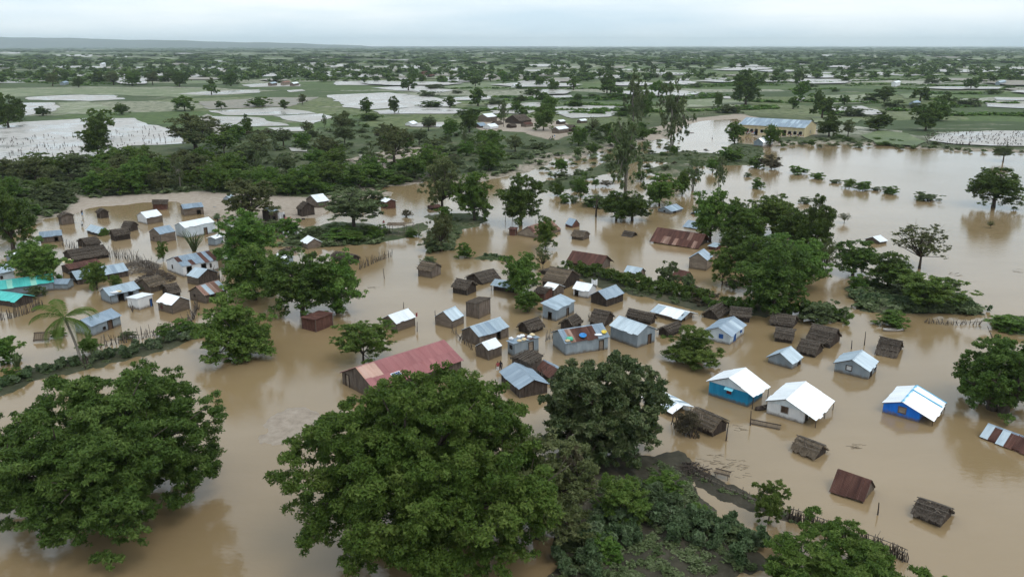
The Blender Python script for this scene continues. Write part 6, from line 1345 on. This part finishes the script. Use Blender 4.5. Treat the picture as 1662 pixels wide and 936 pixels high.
def line_posts():
    t = empty('washing_line', at(450, 356)); tag(t, 'washing line on poles in the bare yard', 'line'); b = at(450, 356)
    pts = [at(450, 356) - b, at(463, 360) - b, at(500, 357) - b]
    for p in pts: pole_between('post', p + Vector((0, 0, -.4)), p + Vector((0, 0, 2.0)), .04, t)
    MB().tube([pts[0] + Vector((0, 0, 2)), pts[1] + Vector((0, 0, 1.9)), pts[2] + Vector((0, 0, 1.0))], [.012] * 3, 4).build('cord', MATS['wood_dark'], t)
line_posts()
def on_roof(key, fx, fd, lift=.1):
    """point on the roof slope in view: fx along the ridge (0..1 from the near gable), fd down the slope"""
    t, he, hr, Lr, Wr, sd, cen, rz = HUTS[key]; y = sd * Wr / 2 * fd; z = he + hr - hr * fd + .1 + lift; x = -Lr / 2 + Lr * fx
    return Vector((cen.x + x * math.cos(rz) - y * math.sin(rz), cen.y + x * math.sin(rz) + y * math.cos(rz), cen.z + z)), rz, math.atan2(hr, Wr / 2) * -sd
def blob(p, s, mat, name, label, cat, group=None, seed=1):
    r = random.Random(seed); V, F = [], []; nu, nv = 9, 5
    for j in range(nv + 1):
        for i in range(nu):
            a, b = 6.283 * i / nu, math.pi * j / nv; k = 1 + r.uniform(-.22, .22) * (0 < j < nv); V.append((s[0] * k * math.cos(a) * math.sin(b), s[1] * k * math.sin(a) * math.sin(b), s[2] * k * math.cos(b) * .8))
    for j in range(nv):
        for i in range(nu): F.append((j * nu + i, (j + 1) * nu + i, (j + 1) * nu + (i + 1) % nu, j * nu + (i + 1) % nu))
    o = part(name, mesh(name, V, F, MATS[mat], True)); o.location = p; return tag(o, label, cat, group)
def basin(p, r0, mat, label, ang=0.0):
    V, F = [], []; n = 16; prof = [(r0 * .65, 0), (r0, .28), (r0 * 1.08, .29), (r0 * .95, .27), (r0 * .6, .05)]
    for i in range(n):
        for q, z in prof: V.append((q * math.cos(6.283 * i / n), q * math.sin(6.283 * i / n), z))
    for i in range(n):
        a, b = i * 5, ((i + 1) % n) * 5
        for q in range(4): F.append((a + q, b + q, b + q + 1, a + q + 1))
    F.append(tuple(i * 5 + 4 for i in range(n))); F.append(tuple(i * 5 for i in reversed(range(n))))
    o = part('basin', mesh('basin', V, F, MATS[mat], True)); o.location = p; o.rotation_euler = (ang, 0, 0); return tag(o, label, 'basin')
p, rz, sl = on_roof('basin', .42, .82, .02); basin(p, .48, 'plastic_blue', 'blue basin on the red-striped roof', .3)
p, rz, sl = on_roof('basin', .93, .80, .05); basin(p, .36, 'plastic_yellow', 'yellow basin at the corner of the red-striped roof', .3)
p, rz, sl = on_roof('basin', .10, .90, .15); blob(p, (.5, .4, .35), 'plastic_green', 'bundle', 'green bundle on the near edge of the red-striped roof', 'bundle', None, 3)
p, rz, sl = on_roof('basin', .04, .98, .1); blob(p, (.35, .3, .25), 'cloth_cream', 'bundle', 'yellowish bundle beside the green one on the red-striped roof', 'bundle', None, 4)
p, rz, sl = on_roof('basin', .78, .86, .08); blob(p, (.62, .36, .14), 'cloth_white', 'cloth', 'white cloth spread beside the yellow basin', 'cloth', None, 5)
for i, (fx, fd, m_, lb) in enumerate(((.1, -.75, 'cloth_white', 'white sack at the left corner of the flat tin roof'), (.42, -.75, 'cloth_white', 'white sack left of the tallest one on the flat tin roof'), (.58, -.8, 'cloth_white', 'tallest white sack on the flat tin roof'), (.22, .75, 'cloth_cream', 'cream cloth at the near edge of the flat tin roof'),
                                       (.42, .75, 'cloth_cream', 'pale heap at the middle of the near edge of the flat tin roof'), (.72, .3, 'cloth_white', 'white bag right of centre on the flat tin roof'), (.92, -.3, 'cloth_cream', 'yellow heap at the right end of the flat tin roof'))):
    t, he, hr, Lr, Wr, sd, cen, rz = HUTS['flat']; x, y = -Lr / 2 + Lr * fx, sd * Wr / 2 * fd
    blob(Vector((cen.x + x * math.cos(rz) - y * math.sin(rz), cen.y + x * math.sin(rz) + y * math.cos(rz), he + hr + .22)), (.36, .3, .26), m_, 'sack', lb, 'sack', 'things drying on the flat tin roof', 20 + i)
for i, (fx, lb) in enumerate(((.12, 'white bundle at the eave above the tin-roofed house door'), (.3, 'yellow-white bundle on the eave with washing'), (.2, 'white bundle between the others on the eave with washing'))):
    p, rz, sl = on_roof('wash', fx, .92, .06); blob(p, (.55, .35, .2), ('cloth_white', 'cloth_cream', 'cloth_white')[i], 'bundle', lb, 'bundle', 'bundles on the eave', 40 + i)
t, he, hr, Lr, Wr, sd, cen, rz = HUTS['rag']; cloth(0, 0, 0, .35, .7, rz, 'cloth_red', 'red rag tied to the corner of the white patched roof', .1, loc=(cen.x + Lr / 2 * math.cos(rz) + Wr / 2 * math.sin(rz) + .3, cen.y + Lr / 2 * math.sin(rz) - Wr / 2 * math.cos(rz), he + .7))
# solar panel and replaced sheets on the pink roof
p, rz, sl = on_roof('pink', .28, .78, .06)
sp = empty('solar_panel', p, rz)
sp.matrix_basis = Matrix.Translation(p) @ Matrix.Rotation(rz, 4, 'Z') @ Matrix.Rotation(-sl if HUTS['pink'][5] > 0 else -sl * -1, 4, 'X')
tag(sp, 'small solar panel on the pink-red roof', 'solar panel')
MB().box((0, 0, 0), (1.35, .85, .04)).build('frame', MATS['tin_bright'], sp)
for i in range(4):
    for j in range(2): part('cell', MB().box((-.45 + .3 * i, -.18 + .36 * j, .026), (.27, .33, .012)).me('cell', MATS['solar_cell']), sp)
for o in [c for c in HUTS['pink'][0].children if c.name.startswith('roof_sheet')]:
    if o.matrix_basis.translation.x < -HUTS['pink'][3] / 2 + 2.4 and o.matrix_basis.to_3x3().col[1].y * HUTS['pink'][5] > 0 and o.matrix_basis.translation.y * HUTS['pink'][5] < .6: o.data = sheet_mesh('tin_orange')
# light blue strip down the blue house's porch roof
t, he, hr, Lr, Wr, sd, cen, rz = HUTS['blue']; m = MB(); slp = hr / (Wr / 2)
m.tube([(Lr * .22, 0, he + hr + .16), (Lr * .22, sd * (Wr / 2 + 1.4), he + hr + .16 - slp * (Wr / 2 + 1.4))], [.08, .08], 4).build('roof_strip', MATS['trim_blue'], t)
m = MB(); m.tube([(Lr / 2 + .2, 0, he + hr + .12), (Lr / 2 + .2, sd * (Wr / 2 + 1.5), he + hr + .12 - slp * (Wr / 2 + 1.5))], [.07, .07], 4).build('roof_strip', MATS['trim_blue'], t)
# pale board on the low rusty roof
p, rz, sl = on_roof('rustlow', .12, -.4, .25)
bd = part('board', MB().box((0, 0, 0), (1.6, 1.1, .05)).me('board', MATS['cloth_cream'])); bd.location = p; bd.rotation_euler = (.2, 0, rz); tag(bd, 'pale yellowish board lying on the low dark rusty roof', 'board')
# green leafy gable
t, he, hr, Lr, Wr, sd, cen, rz = HUTS['green']; C = []; r_ = random.Random(3)
for _ in range(26):
    y = r_.uniform(-1, 1) * Wr * .5; C.append((-Lr / 2 - .15, y, r_.uniform(.1, 1) * (he + hr * (1 - abs(y) / (Wr / 2)))))
part('leaf_cover', leaves('leaf_cover', np.array(C), np.full(26, .32), 1500, .2, 'leaf_bright', 9), t)

# people
def body_mesh(name, pose, shirt, legs):
    me = bpy.data.meshes.new(name); J = dict(pel=(0, 0, .92), spine=(0, 0, 1.12), chest=(0, 0, 1.36), neck=(0, .01, 1.50), head=(0, .0, 1.60), top=(0, 0, 1.73), hl=(-.10, 0, .88), kl=(-.11, -.02, .48), al=(-.11, .02, .06), tl=(-.11, -.15, .03), hr=(.10, 0, .88), kr=(.11, -.02, .48), ar=(.11, .02, .06), tr=(.11, -.15, .03),
             sl=(-.18, 0, 1.42), el=(-.25, .02, 1.14), wl=(-.26, -.06, .88), sr=(.18, 0, 1.42), er=(.25, .02, 1.14), wr=(.26, -.06, .88)); J.update(pose)
    R = dict(pel=.14, spine=.125, chest=.145, neck=.055, head=.085, top=.075, hl=.095, kl=.06, al=.042, tl=.035, hr=.095, kr=.06, ar=.042, tr=.035, sl=.065, el=.045, wl=.03, sr=.065, er=.045, wr=.03)
    E_ = [('pel', 'spine'), ('spine', 'chest'), ('chest', 'neck'), ('neck', 'head'), ('head', 'top'), ('pel', 'hl'), ('hl', 'kl'), ('kl', 'al'), ('al', 'tl'), ('pel', 'hr'), ('hr', 'kr'), ('kr', 'ar'), ('ar', 'tr'), ('chest', 'sl'), ('sl', 'el'), ('el', 'wl'), ('chest', 'sr'), ('sr', 'er'), ('er', 'wr')]
    ks = list(J); V = [J[k] for k in ks]; ed = [(ks.index(a), ks.index(b)) for a, b in E_]; rad = [R[k] for k in ks]
    for w_, e_, sx in (('wl', 'el', -1), ('wr', 'er', 1)):      # palm and five fingers
        w = Vector(J[w_]); d = (w - Vector(J[e_])).normalized(); sd_ = d.cross(Vector((sx, 0, 0))).normalized(); pi = len(V); V.append(tuple(w + d * .07)); rad.append(.03); ed.append((ks.index(w_), pi))
        for f in range(5):
            o_ = sd_ * (f - 1.8) * .019; ln = (.055, .085, .095, .088, .07)[f]; b = len(V); st = w + d * (.05 if f == 0 else .09) + o_ * 1.1
            V += [tuple(st), tuple(st + d * ln + o_ * (.9 if f == 0 else .15) + Vector((0, -.015, 0)))]; rad += [.010, .008]; ed += [(pi, b), (b, b + 1)]
    me.from_pydata(V, ed, []); o = bpy.data.objects.new(name, me); COL.objects.link(o)
    o.modifiers.new('skin', 'SKIN'); o.modifiers.new('sub', 'SUBSURF').render_levels = 1; o.modifiers['sub'].levels = 1
    for i, sv in enumerate(me.skin_vertices[0].data): sv.radius = (rad[i], rad[i]); sv.use_root = (i == 0)
    bpy.context.view_layer.update(); dg = bpy.context.evaluated_depsgraph_get(); nm = bpy.data.meshes.new_from_object(o.evaluated_get(dg)); bpy.data.objects.remove(o); nm.name = name
    nm.materials.clear()
    for m_ in ('skin', shirt, legs, 'cloth_black'): nm.materials.append(MATS[m_])
    for f in nm.polygons:
        c = f.center; f.use_smooth = True
        f.material_index = 3 if c.z > 1.66 or (c.z > 1.6 and c.y > .03) else 0
        if 1.0 < c.z < 1.47 and abs(c.x) < .24: f.material_index = 1
        if .5 < c.z <= 1.0 and abs(c.x) < .22: f.material_index = 2
    return nm
BODY = [body_mesh('body', {}, 'cloth_black', 'cloth_black'), body_mesh('body', {'kl': (-.12, -.14, .5), 'al': (-.11, .05, .08), 'tl': (-.11, -.1, .05)}, 'cloth_white', 'cloth_black'), body_mesh('body', {}, 'cloth_red', 'cloth_white'),
        body_mesh('body', {'er': (.22, -.12, 1.62), 'wr': (.12, -.1, 1.82)}, 'cloth_black', 'cloth_blue'), body_mesh('body', {}, 'cloth_blue', 'cloth_white')]
def person(x, y, k, rz, label, z=0.0, group=None):
    p = at(x, y, max(z, 0)); p.z = z; o = part('person', BODY[k], None); o.location = p; o.rotation_euler = (0, 0, rz); return tag(o, label, 'person', group)
person(134, 351, 3, .3, 'person in dark clothes with raised arm wading at the sandy path', -.15)
person(134, 368, 1, -.2, 'person in white shirt and dark shorts wading toward the village', -.35)
person(354, 366, 0, 1.0, 'person in black standing right of the long pale shed', .0)
person(623, 368, 2, .5, 'person in red top and white shorts beside the open shelter', -.1)
person(893.5, 228, 2, 0, 'person in red walking on the path below the far hamlet', LAND_Z); person(896.5, 226, 0, 0, 'darker of the people on the path below the far hamlet', LAND_Z); person(900, 225, 4, 0, 'person in blue on the path below the far hamlet', LAND_Z)
person(808, 612 - 12, 2, .2, 'person in red wading behind the blue-grey roof by the pink building', -.5); person(812.5, 612 - 13, 0, .2, 'person in black wading behind the blue-grey roof by the pink building', -.5)
person(40, 456, 0, .6, 'person in black behind the turquoise roof', -.3)
person(1156, 225, 1, .6, 'person bathing out in the pale pond', -.6)
for k in range(22):
    f_ = random.choice([random.uniform(.06, .24), random.uniform(.72, .97)]); person(1203 + 104 * f_, 218 + 6.5 * f_ + random.uniform(-.6, .8), random.choice([0, 1, 2, 4]), random.uniform(-.6, .6), 'one of the people crowding the front of the school', LAND_Z, 'people in front of the school')
# mats of flotsam
def flotsam(px, py, r, n, label, mat='wood_dark'):
    p = at(px, py); m = MB(); rr = random.Random(px + 7 * py)
    for _ in range(n):
        a, q = rr.uniform(0, 6.28), r * rr.random() ** .6; c = Vector((math.cos(a) * q * 1.4, math.sin(a) * q, .01)); d = rr.uniform(-.6, .6); L_ = rr.uniform(.2, .9)
        m.tube([c - Vector((math.cos(d), math.sin(d), 0)) * L_ / 2, c + Vector((math.cos(d), math.sin(d), 0)) * L_ / 2], [.018, .008], 4)
    o = m.build('flotsam', MATS[mat]); o.location = p; tag(o, label, 'flotsam', kind='stuff')
flotsam(1170, 752, 2.0, 50, 'drifting twigs left of the little table'); flotsam(1393, 725, .8, 16, 'drifting twigs out in the open water'); flotsam(1198, 694, .8, 10, 'sticks by the slatted panel'); flotsam(1550, 445, 1.2, 14, 'debris out on the right-hand lake')
flotsam(1655, 440, 1.5, 16, 'debris at the edge of the right-hand lake'); flotsam(607, 467, .7, 10, 'debris in the open channel'); flotsam(1160, 760, 2.5, 30, 'drift lines near the bank', 'pole'); flotsam(575, 275, 1.0, 10, 'debris near the pen')
# crops poking out of the pale flooded fields
m = MB(); rr = random.Random(4)
for _ in range(420):
    x, y = rr.uniform(0, 300), rr.uniform(205, 262)
    if not inside(x, y, [(0, 225), (150, 215), (240, 205), (300, 222), (300, 232), (200, 240), (150, 255), (20, 262), (0, 255)]): continue
    p = at(x, y, LAND_Z + .16); h = rr.uniform(.4, 1.3)
    for q in range(3): m.tube([p, p + Vector((rr.uniform(-.3, .3), rr.uniform(-.3, .3), h))], [.09, .03], 3)
for _ in range(260):
    p = at(rr.uniform(1500, 1662), rr.uniform(213, 236), LAND_Z + .4); h = rr.uniform(.4, 1.0)
    for q in range(3): m.tube([p, p + Vector((rr.uniform(-.4, .4), rr.uniform(-.4, .4), h))], [.1, .03], 3)
o = m.build('drowned_crops', MATS['wood_dark']); tag(o, 'scattered stalks poking out of the pale flooded fields', 'crops', kind='stuff')

# ------------------------------------------------------------------ haze over the plain
hz = MB().box((0, 0, 129), (54500, 54500, 262)).build('haze', None); tag(hz, kind='stuff')
hm = bpy.data.materials.new('haze'); hm.use_nodes = True; hm.node_tree.nodes.clear()
ho = N(hm.node_tree, 'ShaderNodeOutputMaterial'); hv = N(hm.node_tree, 'ShaderNodeVolumePrincipled'); hm.node_tree.links.new(hv.outputs[0], ho.inputs['Volume'])
hv.inputs['Color'].default_value = (0.82, 0.92, 1.0, 1); hv.inputs['Density'].default_value = 5.5e-5; hv.inputs['Anisotropy'].default_value = 0.2
hz.data.materials.append(hm)
